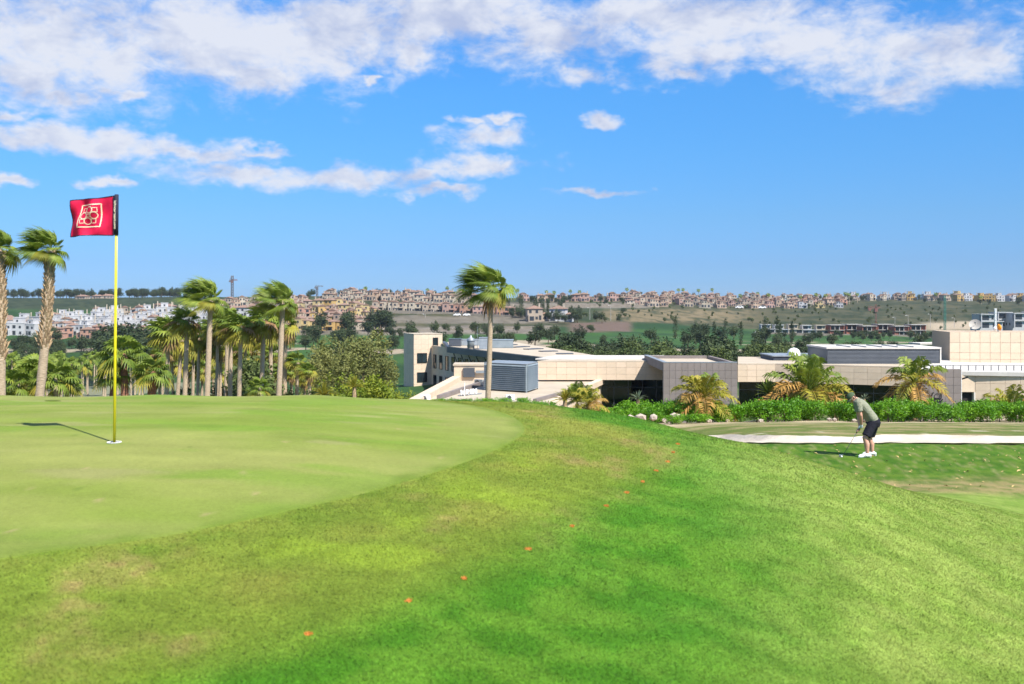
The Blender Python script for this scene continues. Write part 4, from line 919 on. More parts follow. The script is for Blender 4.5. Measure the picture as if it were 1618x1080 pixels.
# white channel letters standing on the annex roof
def text_mesh(s, size, ext, m, align='CENTER', bold=0.0):
    cu = bpy.data.curves.new('text', 'FONT'); cu.body = s; cu.size = size; cu.extrude = ext; cu.align_x = align; cu.offset = bold
    o = bpy.data.objects.new('text', cu); COL.objects.link(o); dg = bpy.context.evaluated_depsgraph_get(); dg.update()
    me = bpy.data.meshes.new_from_object(o.evaluated_get(dg)); bpy.data.objects.remove(o); bpy.data.curves.remove(cu); me.materials.clear(); me.materials.append(m); return me
sl = empty('roof_sign', (V2(740,80).x,80,-7.4), 0, 'white standing letters seen from the side on the annex roof', 'sign')
for k, ch in enumerate('NBSN'):
    mb = obj('letter', text_mesh(ch, .52, .05, white_paint, bold=.03), sl, (-.45+k*.27+(.10 if k else 0), k*.4, .12), (math.radians(90),0,.5))
mb = MB(); mb.bar((-.8,-.1,.06),(1.0,1.7,.06),.08); mb.build('rail', metal_mid, sl); mb = MB(); mb.tube([(-.3,0,0),(-.3,0,1.15)], [.03,.03], 6); mb.build('post', white_paint, sl)

# --- clubhouse
ch = empty('clubhouse', (20,90,-11), 0, 'long low clubhouse with beige stone fascia above dark glass walls', 'building')
zt, zb_ = -5.55, -7.25; F0 = V2(848,95); F1 = V2(1052,95)
wall(ch, F0, F1, zb_, zt, .8, stone_edge, 'fascia'); panels(ch, F0, F1, zb_, zt, 13, 3, stone_beige, rows=[.55,.65,.5])
mb = MB(); mb.prism([(p.x,p.y) for p in (V2(849,95.02),V2(1050,95.02),V2(1050,101),V2(900,101))], zt+.002, zt+.12); mb.build('roof', roof_sheet, ch)
mb = MB(); mb.prism([(p.x,p.y) for p in (V2(846,97),V2(1050,97),V2(1050,103),V2(880,103))], zt+.125, zt+.25); mb.build('roof', roof_white, ch)
wall(ch, V2(848,96.6), V2(930,96.6), -8.2, zb_-.004, .4, stone_beige); wall(ch, V2(853,97.2), V2(930,97.2), -11, -8.204, .4, stone_grey)
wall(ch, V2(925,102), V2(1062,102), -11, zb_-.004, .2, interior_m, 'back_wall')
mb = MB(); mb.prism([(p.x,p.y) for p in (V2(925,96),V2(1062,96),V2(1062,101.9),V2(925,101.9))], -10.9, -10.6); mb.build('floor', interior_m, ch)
G0 = V2(925,96.4); G1 = V2(1060,96.4); wd = (G1-G0).length
def glazing(p0, p1, z0, z1, n, tr=-8.05):
    p0 = Vector(p0); p1 = Vector(p1); u = (p1-p0).normalized(); nrm_ = Vector((u.y,-u.x,0)); L_ = (p1-p0).length; ang = math.atan2(u.y,u.x); w = L_/n
    pm = MB(); pm.box(.03,w-.03,-.01,.01,z0+.03,tr-.03); pm = pm.mesh('pane', CL_GLASS); pu = MB(); pu.box(.03,w-.03,-.01,.01,tr+.03,z1-.03); pu = pu.mesh('pane', CL_GLASS)
    mm = MB(); mm.box(-.03,.03,-.06,.06,z0,z1); mm = mm.mesh('mullion', metal_dark)
    for k in range(n): obj('pane', pm, ch, p0+u*w*k, (0,0,ang)); obj('pane', pu, ch, p0+u*w*k, (0,0,ang))
    for k in range(n+1): obj('mullion', mm, ch, p0+u*w*k, (0,0,ang))
    mb = MB(); mb.bar((p0+Vector((0,0,tr))), (p1+Vector((0,0,tr))), .08, .055); mb.build('transom', metal_dark, ch)
CL_GLASS = bpy.data.materials.new('clear_tinted_glass'); CL_GLASS.use_nodes = True
def _glass():
    nt = CL_GLASS.node_tree; nt.nodes.clear(); L = nt.links; out = nt.nodes.new('ShaderNodeOutputMaterial'); gl = nt.nodes.new('ShaderNodeBsdfGlossy'); gl.inputs['Roughness'].default_value = .02; gl.inputs['Color'].default_value = (.8,.9,.95,1)
    tr = nt.nodes.new('ShaderNodeBsdfTransparent'); tr.inputs[0].default_value = (.22,.30,.32,1); fr = nt.nodes.new('ShaderNodeFresnel'); fr.inputs[0].default_value = 1.5
    mx = nt.nodes.new('ShaderNodeMixShader'); L.new(fr.outputs[0], mx.inputs[0]); L.new(tr.outputs[0], mx.inputs[1]); L.new(gl.outputs[0], mx.inputs[2]); L.new(mx.outputs[0], out.inputs[0])
_glass()
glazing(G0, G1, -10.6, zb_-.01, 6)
mb = MB(); a = V2(972,95.9); mb.box(a.x,a.x+1.25,96.75,96.8,-10.0,-8.1); mb.build('blind', white_paint, ch)
for px in (1016,1031): mb = MB(); a = V2(px,97.5); mb.box(a.x,a.x+.4,97.5,97.6,-9.8,-9.3); mb.build('notice', white_paint, ch)
# grey entrance block
X0, X1 = V2(1048,85).x, V2(1165,85).x
wall(ch, (X0,85), (X1,85), -11, -5.0, .4, grey_joint, 'grey_wall'); panels(ch, (X0,85), (X1,85), -11, -5.02, 12, 9, stone_grey)
mb = MB(); mb.box(X0,X0+.35,85.41,97.2,-5.72,-5.0); mb.build('side_parapet', stone_grey, ch)
mb = MB(); mb.box(X1-.35,X1,85.41,96.2,-11,-5.0); mb.build('side_wall', stone_grey, ch)
mb = MB(); mb.box(X0+.36,X1-.36,96.4,96.8,-5.72,-5.0); mb.build('back_parapet', stone_grey, ch)
mb = MB(); mb.box(X0+.355,X1-.355,85.41,96.39,-5.7,-5.28); mb.build('roof', roof_sheet, ch)
mb = MB(); mb.box(X0-.02,X1+.02,84.96,85.36,-4.998,-4.95); mb.box(X0-.02,X0+.37,85.37,97.2,-4.998,-4.95); mb.build('coping', metal_mid, ch)
# small square emblem
mb = MB()
for px, py, w, h in ((1146.5,612.2,1.0,3.4),(1149,612.6,3.2,1.0),(1149,615.2,2.0,1.2),(1142.5,618.6,3.0,1.2),(1142.4,621.6,1.6,1.2),(1148.6,621.6,1.4,1.6),(1145.8,620,.7,4),(1136.6,621.5,1.2,1.2)):
    s = 85/F; x = (px-CX)*s; z = (HY-py)*s; mb.box(x-w*s/2,x+w*s/2,84.90,84.965,z-h*s/2,z+h*s/2)
mb.build('emblem', black_metal, ch)
# right fascia
H0, H1, H2 = V2(1165.5,92), V2(1225,92), V2(1482,86)
wall(ch, H0, H1, -7.2, -5.62, .7, stone_edge, 'fascia'); panels(ch, H0, H1, -7.2, -5.62, 4, 3, stone_beige, rows=[.5,.6,.46])
wall(ch, H1, H2, -7.2, -5.62, .7, stone_edge, 'fascia'); panels(ch, H1, H2, -7.2, -5.62, 12, 3, stone_beige, rows=[.5,.6,.46])
mb = MB(); mb.prism([(p.x,p.y) for p in (V2(1166,92.05),V2(1225,92.05),V2(1482,86.05),V2(1482,100),V2(1166,104))], -5.615, -5.5); mb.build('roof', roof_sheet, ch)
g1 = V2(1168,93.6); g2 = V2(1228,93.4); g3 = V2(1478,87.6); glazing(g1, g2, -10.6, -7.21, 2); glazing(g2, g3, -10.6, -7.21, 8)
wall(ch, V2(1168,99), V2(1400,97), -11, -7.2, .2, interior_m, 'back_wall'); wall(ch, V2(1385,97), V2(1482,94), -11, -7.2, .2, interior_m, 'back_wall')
adopt(ch)
# emblem wall
ew = empty('emblem_wall', (V2(1455,80).x,80,-11), 0, 'freestanding dark grey wall slab with round emblem behind the orange palm', 'wall')
w = V2(1519,80).x-V2(1455,80).x
mb = MB(); mb.box(0,w,0,.45,0,5.75); mb.build('slab', grey_joint, ew)
pm = MB(); pm.box(.012,w/5-.012,-.03,.002,.012,5.75/9-.012); pm = pm.mesh('panel', stone_grey)
for i in range(5):
    for j in range(9): obj('panel', pm, ew, (i*w/5,0,j*5.75/9))
mb = MB(); mb.box(w-.01,w+.03,-.03,.47,0,5.77); mb.build('pale_edge', white_paint, ew)  # white strip stands in for sunlight on the slab's side face
mb = MB(); ex, ez = V2(1480,80).x-V2(1455,80).x, Z(626,80)+11; s = 80/F
def arc(r, a0_, a1_, wd_, n=14):
    for i in range(n):
        t0 = a0_+(a1_-a0_)*i/n; t1 = a0_+(a1_-a0_)*(i+1)/n
        mb.add([(ex+(r+q*wd_/2)*math.cos(t)*s, -.075, ez+(r+q*wd_/2)*math.sin(t)*s) for t, q in ((t0,-1),(t0,1),(t1,1),(t1,-1))], [(0,3,2,1)])
arc(9.5, math.pi*1.12, math.pi*1.86, 2.2); arc(7.0, math.pi*1.2, math.pi*2.25, 1.3); arc(8.5, math.pi*.72, math.pi*.98, 2.0); arc(4.2, 0, 2*math.pi, 1.0); arc(8.5, math.pi*.12, math.pi*.3, 1.6)
for k in range(5): mb.box(ex+(-4+k*2)*s-.03, ex+(-4+k*2)*s+.03, -.078,-.05, ez-5*s, ez-2*s)
mb.build('emblem', black_metal, ew)
# right pavilion and tall block behind it
rp = empty('side_pavilion', (V2(1560,83).x,83,-11), 0, 'low beige stone pavilion with dark doorway and white roof edge', 'building')
q0, q1, q2 = V2(1519,83), V2(1541,83), V2(1760,80)
wall(rp, q0, q1, Z(619,83), -5.95, .4, stone_beige); wall(rp, q1, q2, -11, -5.95, .4, stone_edge); panels(rp, q1, q2, -11, -5.97, 9, 8, stone_beige, gap=.02)
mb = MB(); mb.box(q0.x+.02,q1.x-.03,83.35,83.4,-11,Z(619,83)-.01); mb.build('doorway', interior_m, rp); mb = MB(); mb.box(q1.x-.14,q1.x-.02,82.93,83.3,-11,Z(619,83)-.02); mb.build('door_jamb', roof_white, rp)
mb = MB(); mb.prism([(p.x,p.y) for p in (V2(1519,83.03),V2(1760,80.03),V2(1760,97),V2(1500,97))], -5.948, -5.62); mb.build('roof', roof_white, rp)
mb = MB(); mb.prism([(p.x,p.y) for p in (V2(1455,82),V2(1517,82),V2(1500,97),V2(1440,97))], -5.7, -5.45); mb.build('roof', roof_white, rp)
for k in range(14):
    p = V2(1470+k*12,84+k*.0); mb = MB(); mb.box(p.x-.03,p.x+.03,83.97,84.03,-5.62,-5.2); mb.build('rail_post', metal_dark, rp)
mb = MB(); p = V2(1460,84); q = V2(1640,84); mb.bar((p.x,84,-5.18),(q.x,84,-5.18),.05,.04); mb.build('rail', metal_dark, rp)
mb = MB(); p = V2(1523,82.6); mb.bar((p.x-.2,82.7,-6.25),(p.x+.25,82.4,-6.05),.13); mb.build('floodlight', black_metal, rp)
adopt(rp)
tb = empty('tall_stone_block', (V2(1560,96).x,96,-11), 0, 'tall windowless beige stone block carrying a satellite dish', 'building')
b0, b1 = V2(1500.5,96), V2(1760,94); zt = Z(524,96)
wall(tb, b0, b1, -11, zt, 6, stone_edge); hh = (zt+6.6); panels(tb, b0, b1, -6.6, zt-.01, 16, 5, stone_beige, gap=.03, rows=[hh*.17,hh*.16,hh*.16,hh*.25,hh*.26])
wall(tb, V2(1493,98), V2(1500,98), -11, Z(556,98), .5, stone_grey, 'return_wall')
mb = MB(); p = V2(1484,104); mb.box(p.x-2,p.x+1.2,104,107,Z(542,104)-.15,Z(542,104)); mb.build('canopy', roof_white, tb)
adopt(tb)
pb = empty('louvred_plant_house', (V2(1307,91.5).x,91.5,-5.5), 0, 'wide dark slate louvred plant enclosure on the clubhouse roof with pale top', 'roof enclosure')
w = V2(1485,91.5).x-V2(1307,91.5).x; zt = Z(551,91.5)+5.5
mb = MB(); mb.box(0,w,0,6,-1.4,zt); mb.build('casing', metal_dark, pb); mb = MB(); louvres(mb, (0,-.01), (w,-.01), -1.3, zt-.02, 22, .05); tag(mb.build('louvre', metal_slate, pb), kind='stuff')
mb = MB(); mb.box(-.1,w+.1,-.12,6.1,zt+.002,zt+.16); mb.build('roof', roof_white, pb); mb = MB(); mb.box(w-.02,w+.10,-.1,.1,-1.4,zt); mb.build('pale_edge', roof_white, pb)
for k in range(5): mb = MB(); mb.box(w*.14*k+w*.2,w*.14*k+w*.2+.06,-.1,3.9,zt+.162,zt+.26); mb.build('roof_seam', metal_mid, pb)
sb = empty('roof_housing', (V2(1222,97).x,97,-5.5), 0, 'low slate roof housing with white domed vent beside the plant enclosure', 'roof enclosure')
w = V2(1304,97).x-V2(1222,97).x; zt = Z(563,97)+5.5
mb = MB(); mb.box(0,w,0,5,-1,zt); mb.build('casing', metal_slate, sb); mb = MB(); mb.box(-.1,w+.1,-.1,5.1,zt+.002,zt+.1); mb.build('lid', metal_mid, sb)
mb = MB(); mb.lathe([(.62,0),(.62,.25),(.5,.5),(.28,.66),(0,.72)], 16, c=(w*.45,1,zt+.1)); mb.build('domed_vent', white_paint, sb, True)
# dish and warning light on the tall block
dish_m = mat('dish_paint', (0.40,0.38,0.34), (0.33,0.31,0.28), 3, .6)
zt = Z(524,96)
dsh = empty('satellite_dish', (V2(1541,98).x,98,zt), 0, 'round pale satellite dish tilted skyward on the tall stone block', 'satellite dish')
mb = MB(); mb.tube([(0,0,0),(0,0,.55)], [.05,.05], 8); mb.build('mount', metal_mid, dsh)
mb = MB(); n = 24; rr = [(.0,.0),(.16,.012),(.32,.05),(.48,.11),(.56,.15)]; mb.lathe(rr, n); o = mb.build('reflector', dish_m, dsh, True, loc=(0,0,.62), rot=(math.radians(50),math.radians(-40),0))
mb = MB(); mb.tube([(0,0,.05),(0,0,.45)], [.02,.02], 6); mb.tube([(0,0,.42),(0,0,.55)], [.07,.05], 8); mb.build('feed_horn', metal_dark, o)
mb = MB(); mb.lathe([(.2,.02),(.24,.03),(.24,.035)], 20); mb.build('ring', metal_dark, o)
wl = empty('roof_beacon', (V2(1577,97).x,97,zt), 0, 'orange disc and white globe fitting on the tall stone block edge', 'beacon')
mb = MB(); mb.tube([(0,0,0),(-.02,0,.25)], [.05,.05], 8); mb.build('bracket', metal_mid, wl)
mb = MB(); mb.lathe([(0,-.16),(.22,-.13),(.34,0),(.22,.13),(0,.16)], 16); mb.build('orange_disc', orange_p, wl, True, loc=(.12,0,.42), rot=(0,math.radians(78),0))
mb = MB(); mb.lathe([(0,-.2),(.14,-.14),(.2,0),(.14,.14),(0,.2)], 14); mb.build('globe', white_paint, wl, True, loc=(-.3,0,.3))

# ---------------------------------------------------------------- flagstick
yellow_p = mat('yellow_fibreglass', (0.78,0.66,0.02), (0.74,0.60,0.02), 3, .35, spec=.5)
flag_red = mat('red_flag_cloth', (0.78,0.010,0.075), (0.70,0.008,0.062), 30, .7, .25, 250, transl=.22)
flag_nav = mat('navy_hem', (0.012,0.012,0.03), (0.02,0.02,0.04), 40, .8)
flag_wht = mat('cream_print', (0.85,0.74,0.55), None, rough=.7, transl=.15)
FB = G(180.5, 8.5); FD = 8.5; fs = FD/F
fl = empty('flagstick', FB, 0, 'yellow golf flagstick with red flag standing in the hole', 'golf flag')
top = P(184.3,308,FD)-FB
mb = MB(); mb.tube([Vector((0,0,-.09)), top*.5, top], [.0125,.0115,.0100], 12); mb.build('pole', yellow_p, fl, True)
def cloth(s, t):
    """s 0 at hoist to 1 at fly, t 0 bottom to 1 top; relative to the stick foot"""
    ht = Vector((184.8,308)); hb = Vector((184.6,371.5)); ft = Vector((108.5,316.5)); fb = Vector((105,373))
    a = hb.lerp(ht, t); b = fb.lerp(ft, t); p = a.lerp(b, s)
    sag = (2.0*math.sin(math.pi*s)*(2*t-.9)*.9 + 3.2*s*(1-s)*4*.5*(t-.3)*-1)
    py = p.y+sag*.9 + 2.0*math.sin(s*5.5+.5)*t*s; px = p.x
    dy = s*(.045*math.sin(s*7.5+t*1.6)+.022*math.sin(s*15-t*3.4)) + .014*math.sin((s+t*.9)*10)*min(1,s*3)
    q = P(px, py, FD); return Vector((q.x, q.y+dy+s*.03, q.z))-FB
def cloth_patch(name, s0, s1, t0, t1, ns, nt_, m, off=0.0, parent=fl):
    vs = []; fs_ = []
    for i in range(ns+1):
        for j in range(nt_+1):
            v_ = cloth(s0+(s1-s0)*i/ns, t0+(t1-t0)*j/nt_); vs.append(v_+Vector((0,off,0)))
    for i in range(ns):
        for j in range(nt_): a = i*(nt_+1)+j; fs_.append((a,a+1,a+nt_+2,a+nt_+1))
    o = obj(name, mesh_from(name, vs, fs_, m, True), parent)
    return o
flag = cloth_patch('flag', .075, 1.0, 0, 1, 70, 40, flag_red)
tag(flag, 'red cloth flag printed with a white flower emblem in a square')
cloth_patch('hem', .000, .0745, 0, 1, 8, 40, flag_nav, -.012, flag)
_zb = cloth(0,0).z/top.z; mb = MB(); mb.tube([top*_zb, top*((_zb+1)/2), top*1.003], [.0175,.0175,.0165], 14); mb.build('sleeve', flag_nav, flag, True)
for nm, a in (('hem',(.075,1,-.012,.012)),('hem',(.075,1,.985,1.006)),('hem',(.985,1.004,0,1))):
    for off in (-.003,.003): cloth_patch(nm, a[0],a[1],a[2],a[3], 60 if a[1]-a[0] > .5 else 2, 40 if a[3]-a[2] > .5 else 2, flag_nav, off, flag)
def ribbon(path, w, closed, off=-.004):
    n = len(path); vs = []; fs_ = []; AS = 63.5/78.0
    for i in range(n):
        a = path[(i-1) % n] if (closed or i > 0) else path[i]; b = path[(i+1) % n] if (closed or i < n-1) else path[i]
        dx, dy = b[0]-a[0], (b[1]-a[1])*AS; L_ = math.hypot(dx,dy) or 1; nx, ny = -dy/L_*w/2, dx/L_*w/2
        vs.append(cloth(path[i][0]+nx, path[i][1]+ny/AS)+Vector((0,off,0))); vs.append(cloth(path[i][0]-nx, path[i][1]-ny/AS)+Vector((0,off,0)))
    for i in range(n if closed else n-1):
        j = (i+1) % n; fs_.append((2*i,2*i+1,2*j+1,2*j))
    return vs, fs_
def dens(p, k=8):
    out = []
    for i in range(len(p)):
        a = p[i]; b = p[(i+1) % len(p)]
        out += [(a[0]+(b[0]-a[0])*j/k, a[1]+(b[1]-a[1])*j/k) for j in range(k)]
    return out
for off in (-.004, .004):
    mb = MB(); cx_, cy_ = .570, .535; AS = 63.5/78.0
    sq = [(.335,.23),(.80,.23),(.770,.83),(.315,.83)]
    mb.add(*ribbon(dens(sq,12), .022, True, off))
    def circ(x, y, r): return [(x+r*math.cos(6.283*i/30), y+r*math.sin(6.283*i/30)/AS) for i in range(30)]
    ex_ = .100; rr_ = .074
    for dx, dy in ((0,1),(0,-1),(1,0),(-1,0)): mb.add(*ribbon(circ(cx_+dx*.115-.018*dy, cy_+dy*.150, .070), .015, True, off))
    for dx in (-1,1):
        for dy in (-1,1):
            x, y = cx_+dx*.118-.018*dy, cy_+dy*.148; h = .044
            mb.add(*ribbon(dens([(x-h,y-h/AS),(x+h,y-h/AS),(x+h,y+h/AS),(x-h,y+h/AS)],3), .013, True, off))
            mb.add(*ribbon([(cx_+dx*.012,cy_+dy*.012),(cx_+dx*.032,cy_+dy*.05)], .012, False, off))
    mb.build('emblem', flag_wht, flag)
tm = text_mesh('lafincaresort.com', .04, 0, flag_wht, 'CENTER', .0012)
bbx = [v_.co.copy() for v_ in tm.vertices]; x0 = min(v_.x for v_ in bbx); x1 = max(v_.x for v_ in bbx); y0 = min(v_.y for v_ in bbx); y1 = max(v_.y for v_ in bbx)
for v_ in tm.vertices:
    t = .86-.70*(v_.co.x-x0)/(x1-x0); s = .060-.048*(v_.co.y-y0)/(y1-y0)
    s = .072-s; v_.co = cloth(.056-s, t)+Vector((0,-.021,0))
obj('lettering', tm, flag)
mb = MB(); mb.lathe([(.054,-.10),(.054,.004),(.058,.008),(.060,.004)], 32, c=(0,0,.006)); mb.build('cup', white_paint, fl, True)
mb = MB(); mb.lathe([(0,0),(.0535,0)], 28, c=(0,0,.009)); mb.build('hole', black_metal, fl)  # black disc stands in for the shade inside the cup
# ---------------------------------------------------------------- orange paint marks
orange_g = mat('orange_marking_paint', (0.72,0.26,0.06), (0.60,0.20,0.04), 60, .7)
rr2 = random.Random(3); mb = MB()
for i in range(90):
    a = rr2.uniform(0,6.283); q = .021*math.sqrt(rr2.random()); x, y = q*math.cos(a)*1.5, q*math.sin(a)*1.1; b = rr2.uniform(0,3.14); w = .0045; h = rr2.uniform(.012,.026)
    mb.add([(x-w*math.cos(b),y-w*math.sin(b),-.004),(x+w*math.cos(b),y+w*math.sin(b),-.004),(x+rr2.uniform(-.012,.012),y+rr2.uniform(-.012,.012),h)], [(0,1,2)])
dotm = mb.mesh('paint_mark', orange_g)
for i, (px, py) in enumerate(DOTS):
    p = hit(px, py); o = obj('paint_mark', dotm, None, p, (0,0,i*1.1), (.62+.012*i,)*3)
    tag(o, 'orange paint mark sprayed on the grass beside the putting green', 'paint mark', 'orange paint marks along the collar')

# ---------------------------------------------------------------- golfer
skin = mat('skin', (0.52,0.27,0.19), (0.60,0.33,0.24), 14, .55, spec=.35)
shirt_m = mat('sage_polo', (0.20,0.21,0.15), (0.25,0.255,0.185), 7, .9, .5, 22)
short_m = mat('navy_shorts', (0.006,0.006,0.012), (0.011,0.011,0.020), 12, .85, .4, 25)
cap_m = mat('green_cap', (0.055,0.085,0.045), (0.075,0.11,0.06), 10, .9)
shoe_m = mat('white_shoe', (0.80,0.81,0.84), (0.70,0.71,0.74), 12, .5)
glove_m = mat('pale_glove', (0.60,0.68,0.76), (0.70,0.76,0.82), 20, .7)
hair_m = mat('dark_hair', (0.03,0.02,0.015), (0.05,0.035,0.025), 40, .8)
ball_m = mat('white_ball', (0.85,0.85,0.84), None, rough=.35)
steel = mat('club_steel', (0.45,0.45,0.46), None, rough=.25, metal=.9)
GP = G(1370.5, 22.9); gs = 22.9/F
go = empty('person', GP, 0, 'golfer in sage polo, navy shorts and green cap bending over his putt', 'person')
def J(px, py, y): return Vector(((px-CX)/F*(22.9+y)-GP.x, y, (HY-py)/F*(22.9+y)-GP.z))
def remesh(o, vox, smooth_it=3):
    r = o.modifiers.new('remesh', 'REMESH'); r.mode = 'VOXEL'; r.voxel_size = vox; r.use_smooth_shade = True
    s = o.modifiers.new('smooth', 'SMOOTH'); s.iterations = smooth_it; s.factor = .5
    return o
aL, kL, hL = J(1370.5,718.5,-.15), J(1366.5,692,-.145), J(1380,668,-.09)
aR, kR, hR = J(1378.2,718.0,.16), J(1374,692,.15), J(1381.5,667.5,.09)
sL, eL, wL = J(1354.5,634,-.20), J(1360,656,-.215), J(1361,672.5,-.07)
sR, eR, wR = J(1353.5,634.5,.19), J(1356.5,656,.21), J(1358.5,675,.06)
hd = J(1346.3,628.2,-.005); nk = J(1352.8,631,0); face_d = Vector((-.66,-.10,-.74)).normalized(); up_d = Vector((-.74,-.02,.67)).normalized()
fr_d = (face_d-up_d*face_d.dot(up_d)).normalized(); sd_d = up_d.cross(fr_d).normalized()
mb = MB()
for a, k, h in ((aL,kL,hL),(aR,kR,hR)):
    mb.tube([a+Vector((.01,0,-.05)), a+Vector((0,0,.03)), a.lerp(k,.35)+Vector((.012,0,0)), a.lerp(k,.65)+Vector((.025,0,0)), a.lerp(k,.88)+Vector((.008,0,0)), k, k.lerp(h,.25), k.lerp(h,.7), h], [.038,.037,.050,.064,.056,.060,.068,.085,.095], 14)
mb.tube([(hL+hR)/2+Vector((.02,0,-.06)), (hL+hR)/2, J(1372,655,0), J(1362,642,0), J(1356,635,0)], [(.12,.15),(.13,.16),(.10,.15),(.10,.16),(.06,.12)], 16)
for s_, e_, w_ in ((sL,eL,wL),(sR,eR,wR)):
    mb.tube([s_, s_.lerp(e_,.45), e_, e_.lerp(w_,.3), e_.lerp(w_,.7), w_], [.048,.046,.042,.043,.034,.026], 12)
mb.tube([J(1355,634,0), nk, hd+Vector((.03,0,-.01))], [.055,.058,.058], 12)
def hp(f, s_, u): return hd+fr_d*f+sd_d*s_+up_d*u
mb.tube([hp(.01,0,-.115), hp(.015,0,-.09), hp(.012,0,-.05), hp(0,0,0), hp(-.008,0,.045), hp(-.01,0,.085), hp(-.012,0,.108)], [(.03,.035),(.060,.055),(.078,.066),(.094,.075),(.096,.077),(.075,.062),(.03,.03)][:7], 16)
mb.tube([hp(.085,0,.02), hp(.098,0,-.01), hp(.112,0,-.035), hp(.092,0,-.045)], [.010,.013,.017,.010], 8)      # nose
mb.tube([hp(.07,-.03,-.068), hp(.088,0,-.066), hp(.07,.03,-.068)], [.008,.012,.008], 6)                       # lips
mb.tube([hp(.055,0,-.10), hp(.075,0,-.096)], [.022,.016], 8)                                                  # chin
for sg in (-1,1):
    mb.tube([hp(-.012,sg*.072,-.03), hp(-.018,sg*.086,-.005), hp(-.02,sg*.082,.022)], [.012,.017,.012], 8)     # ears
    mb.tube([hp(.074,sg*.018,.030), hp(.078,sg*.035,.033), hp(.068,sg*.055,.026)], [.009,.010,.008], 6)        # brow
# club line and hands
c_top = J(1362.3,668.5,.0); c_bot = J(1331.5,720,-.06); cdir = (c_bot-c_top).normalized()
gL = c_top+cdir*.09; gR = c_top+cdir*.185
def hand(mbx, wrist, grip, near, fcol=None):
    """palm beside the grip, four fingers wrapped round it, thumb along it"""
    side = Vector((0,near,0)); pal = grip+side*.030+Vector((.02,0,.008))
    mbx.tube([wrist, wrist.lerp(pal,.5), pal, pal+cdir*.035], [(.027,.022),(.036,.022),(.040,.022),(.032,.018)], 10)
    fw = cdir.cross(side).normalized()
    for i, ln in enumerate((.92,1.0,1.0,.8)):
        b_ = pal+cdir*(-.022+.019*i); r_ = .0098 if i < 3 else .0085; c_ = grip+cdir*(-.022+.019*i)
        dirx = Vector((-1,0,-.15)).normalized()
        mbx.tube([b_, c_+dirx*.030*ln+side*.016, c_+dirx*.024*ln-side*.014, c_-dirx*.004-side*.026*ln], [r_,r_,r_*.95,r_*.8], 7)
    mbx.tube([pal+Vector((-.008,0,.02))-cdir*.02, grip+Vector((-.014,0,0))+side*.010+cdir*.012, grip+Vector((-.010,0,0))+cdir*.052], [.013,.0115,.009], 7)
hand(mb, wR, gR, 1)
bd = mb.build('body', skin, go); remesh(bd, .0085, 3)
mb = MB(); hand(mb, wL, gL, -1); mb.tube([wL+ (eL-wL)*.14, wL, wL.lerp(gL,.2)], [.031,.030,.032], 10); remesh(mb.build('glove', glove_m, go), .006, 2)
# clothes
mb = MB()
mb.tube([J(1378.8,664.8,0), J(1377,661,0), J(1370.5,652.5,0), J(1363,643,0), J(1357,636.5,0), J(1354,632.5,0)], [(.135,.185),(.140,.185),(.135,.180),(.145,.200),(.130,.205),(.085,.125)], 20)
for s_, e_ in ((sL,eL),(sR,eR)): mb.tube([s_+Vector((.02,0,.01)), s_, s_.lerp(e_,.4), s_.lerp(e_,.72)], [.085,.090,.078,.076], 14)
mb.tube([J(1355,633.5,0), J(1352,630.2,0)], [.085,.072], 14)
sh = remesh(mb.build('polo_shirt', shirt_m, go), .011, 3)
mb = MB(); mb.tube([J(1369.5,664.6,-.155), J(1373,667,-.19), J(1382,664.8,-.182)], [.012,.012,.012], 6)
mb = MB()
mb.tube([J(1378.8,662.5,0), J(1380,667,0), J(1378.5,672,0)], [(.142,.188),(.158,.195),(.155,.185)], 20)
for k, h, y in ((kL,hL,-.01),(kR,hR,.01)):
    mb.tube([h+Vector((0,0,.02)), h.lerp(k,.35), h.lerp(k,.80)+Vector((.004,y,0)), h.lerp(k,.87)+Vector((.004,y,0))], [.115,.112,.106,.106], 14)
remesh(mb.build('shorts', short_m, go), .010, 3)
for a, nm in ((aL,-1),(aR,1)):
    mb = MB(); z0 = -a.z+.0; f = Vector((-1,-.12 if nm < 0 else .22,0)).normalized()
    mb.tube([a-f*.085+Vector((0,0,z0+.042)), a-f*.045+Vector((0,0,z0+.050)), a+f*.03+Vector((0,0,z0+.052)), a+f*.11+Vector((0,0,z0+.040)), a+f*.185+Vector((0,0,z0+.030)), a+f*.215+Vector((0,0,z0+.024))],
            [(.030,.034),(.040,.050),(.043,.050),(.047,.038),(.042,.028),(.02,.015)], 14)
    mb.tube([a+Vector((0,0,z0+.05)), a+Vector((0,0,z0+.10))], [.046,.044], 12)
    s_ = remesh(mb.build('shoe', shoe_m, go), .008, 2)
    m2 = MB(); m2.tube([a-f*.09+Vector((0,0,z0+.008)), a+f*.02+Vector((0,0,z0+.008)), a+f*.12+Vector((0,0,z0+.008)), a+f*.215+Vector((0,0,z0+.008))], [(.034,.010),(.042,.010),(.050,.010),(.022,.010)], 12); m2.build('sole', white_paint, s_)
    m3 = MB()
    for q in (.055,.085): m3.tube([a+f*q+Vector((0,-.047,z0+.022)), a+f*(q-.022)+Vector((0,-.044,z0+.058)), a+f*(q-.03)+Vector((0,-.02,z0+.088))], [.006,.006,.005], 6)
    m3.build('stripe', short_m, s_)
mb = MB()
mb.tube([hp(-.006,0,.028), hp(-.008,0,.060), hp(-.01,0,.095), hp(-.012,0,.122), hp(-.012,0,.130)], [(.104,.086),(.104,.086),(.088,.076),(.048,.044),(.01,.01)], 18)
cp = remesh(mb.build('cap', cap_m, go), .007, 2)
vs = []; fs_ = []
